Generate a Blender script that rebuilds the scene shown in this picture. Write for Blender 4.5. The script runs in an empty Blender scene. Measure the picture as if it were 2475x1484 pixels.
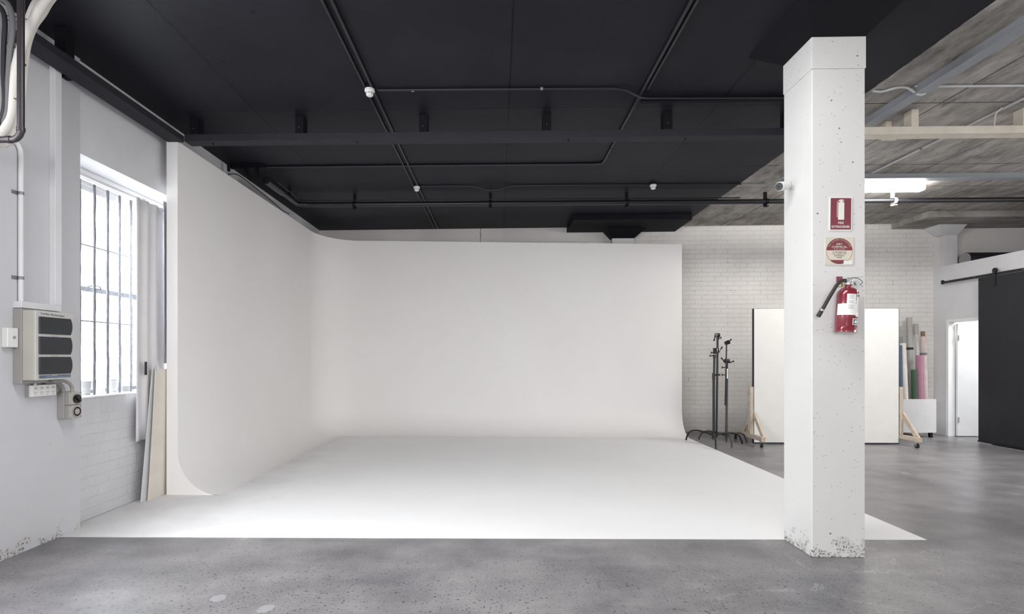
import bpy, bmesh, math, random
from mathutils import Vector, Matrix
random.seed(7)
PI = math.pi
sc = bpy.context.scene
C = sc.collection

# ------------------------------------------------------------------ camera, world, lights, exposure
F_PX = 1250.0
YAW = math.atan(31.0 / F_PX)
cam_d = bpy.data.cameras.new('camera'); cam = bpy.data.objects.new('camera', cam_d); C.objects.link(cam)
cam.location = (0, 0, 1.42); cam.rotation_euler = (PI / 2, 0, YAW)
cam_d.sensor_fit = 'HORIZONTAL'; cam_d.sensor_width = 36.0; cam_d.lens = 36.0 * F_PX / 2475.0
cam_d.shift_x = (1237.5 - 1172.0) / 2475.0; cam_d.shift_y = (862.0 - 742.0) / 2475.0
cam_d.clip_start = 0.05; cam_d.clip_end = 200
sc.camera = cam
sc.view_settings.view_transform = 'Standard'; sc.view_settings.look = 'None'
sc.view_settings.gamma = 1.0; sc.view_settings.use_curve_mapping = False
sc.view_settings.exposure = 0.12
sc.cycles.use_denoising = True
sc.cycles.max_bounces = 10; sc.cycles.diffuse_bounces = 6
sc.cycles.sample_clamp_indirect = 8.0
world = bpy.data.worlds.new('world'); sc.world = world; world.use_nodes = True
bg = world.node_tree.nodes['Background']; bg.inputs[0].default_value = (0.93, 0.96, 1.0, 1); bg.inputs[1].default_value = 1.3

def area(name, loc, rot, sx, sy, power, col=(1, 1, 1)):
    l = bpy.data.lights.new(name, 'AREA'); l.shape = 'RECTANGLE'; l.size = sx; l.size_y = sy
    l.energy = power; l.color = col
    o = bpy.data.objects.new(name, l); C.objects.link(o); o.location = loc; o.rotation_euler = rot
    return o
# daylight coming in at the left windows, falling slightly downwards as skylight does
def hang(name, x, y, sx, sy, power, col=(1, 1, 1)): return area(name, (x, y, 3.78), (0, 0, 0), sx, sy, power, col)
T = math.radians(20)
area('daylight_window_left', (-4.15, 4.98, 2.15), (0, -PI / 2 + T, 0), 2.1, 1.6, 110, (0.93, 0.97, 1.0))
area('daylight_window_left_near', (-3.95, 1.6, 2.2), (0, -PI / 2 + T, 0), 2.0, 2.0, 165, (0.95, 0.97, 1.0))
area('fill_light_back', (-1.2, -4.2, 2.2), (PI / 2 - T, 0, 0), 2.6, 2.2, 265, (1.0, 0.98, 0.96))  # unseen light added behind the camera to brighten the cyclorama
area('fill_light_right', (11.8, 1.5, 2.1), (0, PI / 2, 0), 2.0, 5.0, 340, (1.0, 0.99, 0.97))  # unseen light added on the right to lift the left wall and wing
# unseen overhead light rows, added to brighten the floor and deeper parts
hang('overhead_fill_front', -0.1, 2.75, 3.4, 0.6, 100)
hang('overhead_fill_right', 7.0, 5.4, 0.4, 2.4, 118)
area('side_room_lamp', (9.2, 8.3, 2.8), (0, 0, 0), 1.0, 1.0, 70, (1.0, 1.0, 1.0))

# ------------------------------------------------------------------ material helpers
MATS = {}
def nmat(name):
    m = bpy.data.materials.new(name); m.use_nodes = True
    nt = m.node_tree; b = nt.nodes['Principled BSDF']
    MATS[name] = m
    return m, nt, b
class NT:
    def __init__(s, nt): s.nt = nt
    def n(s, t, **kw):
        x = s.nt.nodes.new(t)
        for k, v in kw.items(): setattr(x, k, v)
        return x
    def l(s, a, b): s.nt.links.new(a, b)
    def inp(s, sock, v):
        if hasattr(v, 'is_linked') or isinstance(v, bpy.types.NodeSocket): s.l(v, sock)
        else: sock.default_value = v
    def math(s, op, a, b=0.0, c=None, clamp=False):
        x = s.n('ShaderNodeMath', operation=op); x.use_clamp = clamp
        s.inp(x.inputs[0], a); s.inp(x.inputs[1], b)
        if c is not None: s.inp(x.inputs[2], c)
        return x.outputs[0]
    def coords(s, scale=(1, 1, 1)):
        tc = s.n('ShaderNodeTexCoord'); mp = s.n('ShaderNodeMapping'); mp.inputs['Scale'].default_value = scale
        s.l(tc.outputs['Object'], mp.inputs[0]); return mp.outputs[0]
    def noise(s, vec, scale, detail=4, rough=0.55):
        x = s.n('ShaderNodeTexNoise'); s.l(vec, x.inputs['Vector'])
        x.inputs['Scale'].default_value = scale; x.inputs['Detail'].default_value = detail; x.inputs['Roughness'].default_value = rough
        return x.outputs[0]
    def voro(s, vec, scale, feat='F1'):
        x = s.n('ShaderNodeTexVoronoi'); x.feature = feat; s.l(vec, x.inputs['Vector']); x.inputs['Scale'].default_value = scale
        return x
    def ramp(s, v, a, b, c0=0.0, c1=1.0):
        x = s.n('ShaderNodeMapRange'); s.l(v, x.inputs[0])
        x.inputs[1].default_value = a; x.inputs[2].default_value = b; x.inputs[3].default_value = c0; x.inputs[4].default_value = c1
        return x.outputs[0]
    def mix(s, f, a, b):
        x = s.n('ShaderNodeMix', data_type='RGBA'); s.inp(x.inputs[0], f); s.inp(x.inputs[6], a); s.inp(x.inputs[7], b)
        return x.outputs[2]
    def bump(s, h, strength, dist, b):
        x = s.n('ShaderNodeBump'); x.inputs['Strength'].default_value = strength; x.inputs['Distance'].default_value = dist
        s.l(h, x.inputs['Height']); s.l(x.outputs[0], b.inputs['Normal'])
    def sep(s, vec):
        x = s.n('ShaderNodeSeparateXYZ'); s.l(vec, x.inputs[0]); return x.outputs
def rgb(c): return (c[0], c[1], c[2], 1)
def simple(name, col, rough=0.5, metal=0.0, var=0.06, scale=6, bump=0.0, coat=0.0, bscale=60):
    m, nt, b = nmat(name); N = NT(nt); v = N.coords()
    n = N.noise(v, scale)
    f = N.ramp(n, 0.3, 0.7)
    dark = [c * (1 - var) for c in col]; light = [min(1, c * (1 + var)) for c in col]
    N.l(N.mix(f, rgb(dark), rgb(light)), b.inputs['Base Color'])
    b.inputs['Roughness'].default_value = rough; b.inputs['Metallic'].default_value = metal
    if coat: b.inputs['Coat Weight'].default_value = coat
    if bump: N.bump(N.noise(v, bscale, 3), bump, 0.01, b)
    return m

M_black = simple('black_paint', (0.006, 0.006, 0.0085), 0.65, bump=0.05)
M_black.node_tree.nodes['Principled BSDF'].inputs['Specular IOR Level'].default_value = 0.15
M_beam = simple('black_beam_paint', (0.028, 0.028, 0.034), 0.65)
M_beam.node_tree.nodes['Principled BSDF'].inputs['Specular IOR Level'].default_value = 0.15
M_pipeblk = simple('black_pipe_paint', (0.008, 0.008, 0.011), 0.4)
M_greysteel = simple('blue_grey_steel_paint', (0.25, 0.265, 0.29), 0.45)
M_conduit = simple('pale_grey_conduit', (0.46, 0.46, 0.47), 0.4)
M_cream = simple('cream_steel_paint', (0.62, 0.57, 0.49), 0.5, var=0.1)
M_white = simple('white_paint', (0.72, 0.72, 0.73), 0.55, var=0.03, bump=0.05)
M_wallwhite = simple('painted_render', (0.62, 0.62, 0.64), 0.6, var=0.05, scale=2.5, bump=0.25, bscale=14)
M_board = simple('white_board_face', (0.82, 0.81, 0.78), 0.6, var=0.02)
M_plastic_w = simple('white_plastic', (0.66, 0.66, 0.65), 0.35, var=0.02)
M_plastic_beige = simple('aged_beige_plastic', (0.4, 0.38, 0.345), 0.45, var=0.04)
M_coverw = simple('off_white_cover', (0.47, 0.465, 0.455), 0.4, var=0.02)
M_plastic_grey = simple('grey_plastic', (0.28, 0.275, 0.265), 0.45, var=0.03)
M_smoked = simple('smoked_window_plastic', (0.016, 0.018, 0.023), 0.22, var=0.2)
M_blackpl = simple('black_plastic', (0.008, 0.008, 0.01), 0.35)
M_rubber = simple('black_rubber', (0.02, 0.02, 0.022), 0.6)
M_darkgrey = simple('dark_grey_metal', (0.05, 0.05, 0.055), 0.4)
M_chrome = simple('brushed_metal', (0.6, 0.6, 0.6), 0.28, 1.0)
M_galv = simple('galvanised_steel', (0.2, 0.21, 0.23), 0.5, 0.4, var=0.25, scale=30)
M_red = simple('extinguisher_red', (0.19, 0.022, 0.035), 0.2, coat=0.6, var=0.03)
M_signred = simple('sign_red', (0.19, 0.04, 0.055), 0.5, var=0.05)
M_signcream = simple('sign_cream', (0.62, 0.57, 0.47), 0.5, var=0.05)
M_signwhite = simple('sign_white', (0.75, 0.73, 0.68), 0.45, var=0.03)
M_signdark = simple('sign_dark_print', (0.05, 0.015, 0.02), 0.5)
M_label = simple('label_paper', (0.75, 0.75, 0.73), 0.5, var=0.03)
M_green = simple('label_green', (0.01, 0.13, 0.08), 0.5)
M_ink = simple('ink', (0.02, 0.02, 0.025), 0.6)
M_inkgrey = simple('grey_print', (0.22, 0.22, 0.23), 0.6)
M_bluelabel = simple('blue_grey_label', (0.13, 0.17, 0.23), 0.5)
M_brass = simple('brass', (0.45, 0.3, 0.12), 0.3, 1.0)
M_cablew = simple('white_cable', (0.58, 0.56, 0.53), 0.5)
M_cableg = simple('grey_conduit', (0.14, 0.14, 0.145), 0.5)
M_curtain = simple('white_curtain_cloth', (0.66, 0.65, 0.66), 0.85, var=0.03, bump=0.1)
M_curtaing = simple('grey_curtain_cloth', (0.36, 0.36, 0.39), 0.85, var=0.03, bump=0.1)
M_mdf = simple('cream_board', (0.64, 0.6, 0.54), 0.6, var=0.04)
M_greyboard = simple('light_grey_board', (0.6, 0.6, 0.61), 0.6, var=0.04)
M_barnblack = simple('black_stained_boards', (0.012, 0.0125, 0.017), 0.55, var=0.1)
M_barngroove = simple('board_groove', (0.035, 0.035, 0.04), 0.6)
M_doorwhite = simple('white_door_paint', (0.78, 0.79, 0.8), 0.45, var=0.02)
M_glasswhite = simple('white_bucket', (0.5, 0.5, 0.5), 0.5, var=0.02)
M_blueroll = simple('blue_paper', (0.09, 0.13, 0.2), 0.7)
M_whiteroll = simple('white_paper', (0.74, 0.7, 0.65), 0.7)
M_greenroll = simple('green_paper', (0.05, 0.105, 0.062), 0.7)
M_pinkroll = simple('pink_paper', (0.4, 0.19, 0.275), 0.7)
M_mauve = simple('mauve_wrap', (0.5, 0.42, 0.4), 0.6, var=0.12, scale=9, bump=0.4, bscale=18)
M_greywrap = simple('grey_wrap', (0.42, 0.41, 0.39), 0.6, var=0.1, scale=9, bump=0.4, bscale=18)
M_bluegreywrap = simple('blue_grey_wrap', (0.24, 0.26, 0.28), 0.6, var=0.15, scale=9, bump=0.4, bscale=18)
M_cardtube = simple('grey_card_tube', (0.38, 0.36, 0.34), 0.7)
M_browncard = simple('brown_card_tube', (0.2, 0.13, 0.08), 0.7)
M_canvas = simple('cream_canvas', (0.66, 0.6, 0.48), 0.8, var=0.06)
M_plasticwrap = simple('crumpled_clear_wrap', (0.6, 0.61, 0.58), 0.25, var=0.1, bump=0.6, bscale=25)

def mat_wood():
    m, nt, b = nmat('pale_pine'); N = NT(nt); v = N.coords((1, 1, 1))
    n = N.noise(N.coords((14, 3, 3)), 3, 5)
    N.l(N.mix(N.ramp(n, 0.35, 0.65), rgb((0.5, 0.41, 0.33)), rgb((0.64, 0.56, 0.47))), b.inputs['Base Color'])
    b.inputs['Roughness'].default_value = 0.6
    return m
M_wood = mat_wood()

def mat_floor():
    m, nt, b = nmat('polished_concrete'); N = NT(nt); v = N.coords()
    big = N.noise(v, 0.55, 5, 0.6); mid = N.noise(v, 2.2, 6, 0.65); fine = N.noise(v, 60, 3)
    st = N.noise(N.coords((0.5, 2.0, 1)), 1.6, 5, 0.6)
    f = N.math('ADD', N.math('MULTIPLY', big, 0.35), N.math('ADD', N.math('MULTIPLY', mid, 0.35), N.math('MULTIPLY', st, 0.3)))
    col = N.mix(N.ramp(f, 0.38, 0.62), rgb((0.1, 0.098, 0.108)), rgb((0.262, 0.252, 0.256)))
    col = N.mix(N.ramp(fine, 0.35, 0.75, 0, 0.25), col, rgb((0.36, 0.35, 0.34)))
    # exposed dark aggregate chips, denser in patches
    dens = N.noise(v, 0.8, 3)
    # the polished, exposed band lies in front of the painted area
    y = N.sep(v)[1]
    front = N.ramp(y, 3.2, 4.6, 1.0, 0.0)
    for sc_, r0, pick in ((33, 0.24, 0.56), (60, 0.3, 0.56), (17, 0.16, 0.8)):
        dv = N.n('ShaderNodeVectorMath', operation='ADD'); nn = N.n('ShaderNodeTexNoise'); nn.inputs['Scale'].default_value = sc_ * 1.7
        N.l(v, nn.inputs['Vector']); sc2 = N.n('ShaderNodeVectorMath', operation='SCALE'); N.l(nn.outputs['Color'], sc2.inputs[0]); sc2.inputs['Scale'].default_value = 0.5 / sc_
        N.l(v, dv.inputs[0]); N.l(sc2.outputs[0], dv.inputs[1])
        vo = N.voro(dv.outputs[0], sc_)
        cs = N.sep(vo.outputs['Color'])
        thr = N.math('SUBTRACT', 1.15, N.math('MULTIPLY', N.ramp(dens, 0.35, 0.65), N.math('ADD', N.math('MULTIPLY', front, 0.4), 0.2)))
        sel = N.math('GREATER_THAN', cs[0], N.math('MULTIPLY', thr, pick + 0.1))
        rad = N.math('MULTIPLY', N.math('ADD', N.math('MULTIPLY', cs[1], 0.8), 0.4), r0)
        spot = N.math('LESS_THAN', vo.outputs['Distance'], rad)
        msk = N.math('MULTIPLY', sel, spot)
        col = N.mix(N.math('MULTIPLY', N.math('MULTIPLY', msk, N.math('ADD', N.math('MULTIPLY', cs[2], 0.5), 0.6)), N.math('ADD', N.math('MULTIPLY', front, 0.75), 0.15)), col, rgb((0.03, 0.03, 0.034)))
    # pale filler patches, mostly in a row in front of the painted edge
    v3 = N.voro(v, 2.6); cs = N.sep(v3.outputs['Color'])
    wob = N.math('ADD', v3.outputs['Distance'], N.math('MULTIPLY', N.noise(v, 14, 4), 0.12))
    msk = N.math('MULTIPLY', N.math('GREATER_THAN', cs[0], 0.5), N.math('LESS_THAN', wob, 0.18))
    col = N.mix(N.math('MULTIPLY', msk, 0.55), col, rgb((0.36, 0.36, 0.37)))
    # thin pale crack filler veins near the column
    e = N.voro(v, 1.7, 'DISTANCE_TO_EDGE'); 
    ww = N.math('ADD', e.outputs['Distance'], N.math('MULTIPLY', N.math('SUBTRACT', N.noise(v, 5, 7, 0.7), 0.5), 0.3))
    line = N.math('LESS_THAN', N.math('ABSOLUTE', ww), 0.006)
    xs = N.sep(v)[0]
    reg = N.math('MULTIPLY', N.math('MULTIPLY', N.ramp(xs, 0.8, 1.6), N.ramp(y, 2.7, 3.1)), N.math('MULTIPLY', N.ramp(xs, 3.6, 2.9), N.ramp(y, 4.3, 4.0)))
    col = N.mix(N.math('MULTIPLY', N.math('MULTIPLY', line, reg), 0.4), col, rgb((0.42, 0.42, 0.43)))
    N.l(col, b.inputs['Base Color'])
    N.l(N.ramp(N.noise(v, 0.9, 1), 0.2, 0.8, 0.29, 0.37), b.inputs['Roughness'])
    b.inputs['Specular IOR Level'].default_value = 0.5
    N.bump(N.noise(v, 9, 4), 0.06, 0.01, b)
    return m
M_floor = mat_floor()

def brick_tex(N, vec, w=0.24, h=0.086, mortar=0.006):
    x = N.n('ShaderNodeTexBrick'); N.l(vec, x.inputs['Vector'])
    x.inputs['Scale'].default_value = 1.0; x.inputs['Mortar Size'].default_value = mortar
    x.inputs['Mortar Smooth'].default_value = 0.4; x.inputs['Brick Width'].default_value = w; x.inputs['Row Height'].default_value = h
    x.inputs['Color1'].default_value = (0, 0, 0, 1); x.inputs['Color2'].default_value = (1, 1, 1, 1); x.inputs['Mortar'].default_value = (0.5, 0.5, 0.5, 1)
    return x
def mat_rearwall():
    m, nt, b = nmat('painted_brick_rear'); N = NT(nt); v = N.coords(); s = N.sep(v)
    cb = N.n('ShaderNodeCombineXYZ'); N.l(s[0], cb.inputs[0]); N.l(s[2], cb.inputs[1])
    n1 = N.noise(v, 9, 3)
    wv = N.n('ShaderNodeVectorMath', operation='ADD'); N.l(cb.outputs[0], wv.inputs[0])
    sh = N.n('ShaderNodeCombineXYZ'); N.l(N.math('MULTIPLY', N.math('SUBTRACT', n1, 0.5), 0.012), sh.inputs[1]); N.l(N.math('MULTIPLY', N.math('SUBTRACT', n1, 0.5), 0.012), sh.inputs[0])
    N.l(sh.outputs[0], wv.inputs[1])
    br = brick_tex(N, wv.outputs[0])
    # plastered over at the left, bricks to the right of the crack
    reg = N.math('MAXIMUM', N.math('GREATER_THAN', s[0], 2.0), N.math('MULTIPLY', N.math('GREATER_THAN', s[0], -0.3), N.math('LESS_THAN', s[2], 3.66)))
    reg = N.math('MULTIPLY', reg, N.math('LESS_THAN', s[0], 8.05))
    mort = N.math('MULTIPLY', br.outputs['Fac'], reg)
    pt = N.noise(v, 1.3, 4)
    col = N.mix(N.ramp(pt, 0.35, 0.65), rgb((0.62, 0.6, 0.58)), rgb((0.7, 0.68, 0.66)))
    col = N.mix(N.math('MULTIPLY', mort, 0.22), col, rgb((0.42, 0.41, 0.41)))
    # a few open joints showing dark
    hole = N.math('MULTIPLY', N.math('GREATER_THAN', mort, 0.6), N.math('GREATER_THAN', N.noise(v, 5.5, 5, 0.7), 0.64))
    col = N.mix(N.math('MULTIPLY', hole, 0.6), col, rgb((0.12, 0.12, 0.12)))
    ck = N.math('LESS_THAN', N.math('ABSOLUTE', N.math('ADD', N.math('ADD', s[0], 0.33), N.math('MULTIPLY', N.math('SUBTRACT', N.noise(v, 12, 4), 0.5), 0.05))), 0.007)
    col = N.mix(N.math('MULTIPLY', N.math('MULTIPLY', ck, N.math('GREATER_THAN', s[2], 3.62)), 0.85), col, rgb((0.04, 0.04, 0.04)))
    N.l(col, b.inputs['Base Color']); b.inputs['Roughness'].default_value = 0.5
    shade = N.math('MULTIPLY', N.sep(br.outputs['Color'])[0], 0.35)
    hgt = N.math('ADD', N.math('SUBTRACT', N.math('MULTIPLY', shade, reg), mort), N.math('MULTIPLY', N.noise(v, 25, 4), 0.35))
    N.bump(hgt, 0.6, 0.009, b)
    return m
M_rear = mat_rearwall()
def mat_leftbrick():
    m, nt, b = nmat('painted_brick_left'); N = NT(nt); v = N.coords(); s = N.sep(v)
    cb = N.n('ShaderNodeCombineXYZ'); N.l(s[1], cb.inputs[0]); N.l(s[2], cb.inputs[1])
    n1 = N.noise(v, 9, 3)
    wv = N.n('ShaderNodeVectorMath', operation='ADD'); N.l(cb.outputs[0], wv.inputs[0])
    sh = N.n('ShaderNodeCombineXYZ'); d = N.math('MULTIPLY', N.math('SUBTRACT', n1, 0.5), 0.012); N.l(d, sh.inputs[1]); N.l(d, sh.inputs[0])
    N.l(sh.outputs[0], wv.inputs[1])
    br = brick_tex(N, wv.outputs[0], 0.245, 0.092, 0.007)
    # soldier course below the window sill
    cb2 = N.n('ShaderNodeCombineXYZ'); N.l(s[1], cb2.inputs[0]); N.l(N.math('SUBTRACT', s[2], 0.9), cb2.inputs[1])
    br2 = brick_tex(N, cb2.outputs[0], 0.086, 0.4, 0.006)
    br2.offset = 0.0
    sel = N.math('GREATER_THAN', s[2], 0.915)
    fac = N.math('ADD', N.math('MULTIPLY', br2.outputs['Fac'], sel), N.math('MULTIPLY', br.outputs['Fac'], N.math('SUBTRACT', 1.0, sel)))
    pt = N.noise(v, 1.6, 4)
    col = N.mix(N.ramp(pt, 0.35, 0.65), rgb((0.53, 0.53, 0.555)), rgb((0.6, 0.6, 0.62)))
    col = N.mix(N.math('MULTIPLY', fac, 0.35), col, rgb((0.68, 0.68, 0.7)))  # light caught on the joints, put into the colour as a paler tone
    N.l(col, b.inputs['Base Color']); b.inputs['Roughness'].default_value = 0.5
    hgt = N.math('ADD', N.math('MULTIPLY', fac, -1.0), N.math('MULTIPLY', N.noise(v, 18, 4), 0.5))
    N.bump(hgt, 0.6, 0.01, b)
    return m
M_leftbrick = mat_leftbrick()

def mat_wornwhite(name, base, pits=1.0, basewear=True, wear_shade=0.58):
    m, nt, b = nmat(name); N = NT(nt); v = N.coords(); s = N.sep(v)
    pt = N.noise(v, 1.8, 4)
    col = N.mix(N.ramp(pt, 0.3, 0.7), rgb([c * 0.95 for c in base]), rgb(base))
    for sc_, r0, pick in ((11, 0.085, 0.5), (24, 0.14, 0.68), (50, 0.2, 0.82)):
        vo = N.voro(v, sc_); cs = N.sep(vo.outputs['Color'])
        sel = N.math('GREATER_THAN', cs[0], pick); rad = N.math('MULTIPLY', cs[1], r0)
        msk = N.math('MULTIPLY', sel, N.math('LESS_THAN', N.math('ADD', vo.outputs['Distance'], N.math('MULTIPLY', N.math('SUBTRACT', N.noise(v, 90, 2), 0.5), 0.08)), rad))
        col = N.mix(N.math('MULTIPLY', msk, 0.85 * pits), col, rgb((0.1, 0.09, 0.085)))
    hgt = N.math('MULTIPLY', N.noise(v, 22, 4), 0.5)
    if basewear:
        nb = N.noise(v, 8, 5, 0.65); lim = N.ramp(s[2], 0.0, 0.3, wear_shade, 0.2)
        area_ = N.math('LESS_THAN', nb, lim)
        area2 = N.math('MULTIPLY', area_, N.math('LESS_THAN', s[2], 0.32))
        chips = N.noise(v, 60, 5, 0.7)
        col = N.mix(N.math('MULTIPLY', area2, 0.45), col, rgb((0.5, 0.49, 0.46)))
        ck = N.math('MULTIPLY', area2, N.math('LESS_THAN', chips, N.ramp(s[2], 0.0, 0.25, 0.46, 0.41)))
        col = N.mix(N.math('MULTIPLY', ck, 0.85), col, rgb((0.07, 0.065, 0.06)))
        hgt = N.math('ADD', hgt, N.math('MULTIPLY', area2, N.math('MULTIPLY', chips, 1.5)))
    N.l(col, b.inputs['Base Color']); b.inputs['Roughness'].default_value = 0.5
    N.bump(hgt, 0.35, 0.008, b)
    return m
M_column = mat_wornwhite('painted_concrete_column', (0.66, 0.655, 0.645))
M_pilaster = mat_wornwhite('painted_concrete_wall', (0.52, 0.52, 0.545), pits=0.5, wear_shade=0.5)

def mat_cyc():
    m, nt, b = nmat('cyclorama_white'); N = NT(nt); v = N.coords()
    n = N.noise(v, 0.7, 4)
    N.l(N.mix(N.ramp(n, 0.3, 0.7), rgb((0.79, 0.775, 0.76)), rgb((0.82, 0.81, 0.8))), b.inputs['Base Color'])
    b.inputs['Roughness'].default_value = 0.6
    N.bump(N.noise(v, 3, 3), 0.03, 0.02, b)
    return m
M_cyc = mat_cyc()
def mat_cycfloor():
    m, nt, b = nmat('painted_floor_white'); N = NT(nt); v = N.coords(); s = N.sep(v)
    n = N.noise(v, 0.9, 5)
    col = N.mix(N.ramp(n, 0.3, 0.7), rgb((0.83, 0.825, 0.825)), rgb((0.86, 0.86, 0.865)))
    # greyer paint along the left wall: scuffs, plus the wall's shade painted in
    wear_shade = N.ramp(N.math('ADD', s[0], N.math('MULTIPLY', N.noise(v, 2.5, 5), -1.3)), -4.1, -2.9, 1.0, 0.0)
    col = N.mix(N.math('MULTIPLY', wear_shade, 0.65), col, rgb((0.5, 0.49, 0.49)))
    N.l(col, b.inputs['Base Color']); b.inputs['Roughness'].default_value = 0.55
    return m
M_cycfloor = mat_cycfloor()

PAINT_X = 3.44
def mat_ceiling(name='ceiling_concrete'):
    m, nt, b = nmat(name); N = NT(nt); v = N.coords(); s = N.sep(v)
    # bare board-marked concrete
    g1 = N.noise(N.coords((2.0, 0.75, 1)), 2.4, 9, 0.74); g2 = N.noise(v, 0.8, 4); g3 = N.noise(N.coords((1, 0.35, 1)), 11, 5, 0.7)
    f = N.math('ADD', N.math('MULTIPLY', g1, 0.5), N.math('ADD', N.math('MULTIPLY', g2, 0.25), N.math('MULTIPLY', g3, 0.25)))
    bare = N.mix(N.ramp(f, 0.38, 0.6), rgb((0.15, 0.138, 0.128)), rgb((0.46, 0.435, 0.41)))
    st = N.math('GREATER_THAN', N.noise(N.coords((5, 1.2, 1)), 2.4, 6, 0.75), 0.63)
    bare = N.mix(N.math('MULTIPLY', st, 0.5), bare, rgb((0.05, 0.045, 0.042)))
    # dark paint
    p = N.noise(v, 1.4, 5, 0.6)
    dark = N.mix(N.ramp(p, 0.3, 0.7), rgb((0.0105, 0.0108, 0.0155)), rgb((0.0175, 0.0175, 0.024)))
    vo = N.voro(v, 2.3); pick = N.math('MULTIPLY', N.math('GREATER_THAN', N.sep(vo.outputs['Color'])[0], 0.6), N.math('LESS_THAN', vo.outputs['Distance'], 0.05))
    dark = N.mix(N.math('MULTIPLY', pick, 0.7), dark, rgb((0.003, 0.003, 0.004)))
    # form joints
    wob = N.math('MULTIPLY', N.math('SUBTRACT', N.noise(v, 6, 4), 0.5), 0.012)
    brk = N.ramp(N.noise(v, 3.1, 3), 0.25, 0.42)
    lines = None
    for ax, lst in ((0, (-2.42, 0.11, 2.14, 4.3, 5.6, 6.9)), (1, (0.9, 2.2, 5.12, 6.75, 7.62, 9.0))):
        for c in lst:
            d = N.math('ABSOLUTE', N.math('ADD', N.math('SUBTRACT', s[ax], c), wob))
            L = N.math('LESS_THAN', d, 0.007)
            lines = L if lines is None else N.math('MAXIMUM', lines, L)
    lines = N.math('MULTIPLY', lines, brk)
    side = N.math('GREATER_THAN', N.math('ADD', s[0], N.math('MULTIPLY', N.math('SUBTRACT', N.noise(v, 12, 3), 0.5), 0.02)), PAINT_X)
    col = N.mix(side, dark, bare)
    col = N.mix(N.math('MULTIPLY', lines, 0.8), col, rgb((0.001, 0.001, 0.0012)))
    N.l(col, b.inputs['Base Color'])
    N.l(N.mix(side, rgb((0.5,) * 3), rgb((0.75,) * 3)), b.inputs['Roughness'])
    b.inputs['Specular IOR Level'].default_value = 0.1
    hg = N.math('SUBTRACT', N.math('MULTIPLY', f, 1.0), lines)
    N.bump(hg, 0.25, 0.01, b)
    return m
M_ceiling = mat_ceiling()
def mat_barecon():
    m, nt, b = nmat('bare_concrete'); N = NT(nt); v = N.coords()
    f = N.math('ADD', N.math('MULTIPLY', N.noise(N.coords((0.6, 2, 1)), 3, 7, 0.7), 0.6), N.math('MULTIPLY', N.noise(v, 1, 3), 0.4))
    N.l(N.mix(N.ramp(f, 0.38, 0.62), rgb((0.18, 0.168, 0.155)), rgb((0.42, 0.4, 0.375))), b.inputs['Base Color'])
    b.inputs['Roughness'].default_value = 0.8; N.bump(f, 0.3, 0.01, b)
    return m
M_bare = mat_barecon()
def mat_emit(name, col, s):
    m, nt, b = nmat(name); b.inputs['Base Color'].default_value = rgb(col)
    b.inputs['Emission Color'].default_value = rgb(col); b.inputs['Emission Strength'].default_value = s
    return m
M_tube = mat_emit('lit_diffuser', (1.0, 0.97, 0.92), 85.0)
def mat_glass():
    m, nt, b = nmat('window_glass'); b.inputs['Base Color'].default_value = (1, 1, 1, 1)
    b.inputs['Roughness'].default_value = 0.02; b.inputs['Transmission Weight'].default_value = 1.0; b.inputs['IOR'].default_value = 1.02
    return m
M_glass = mat_glass()

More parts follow.
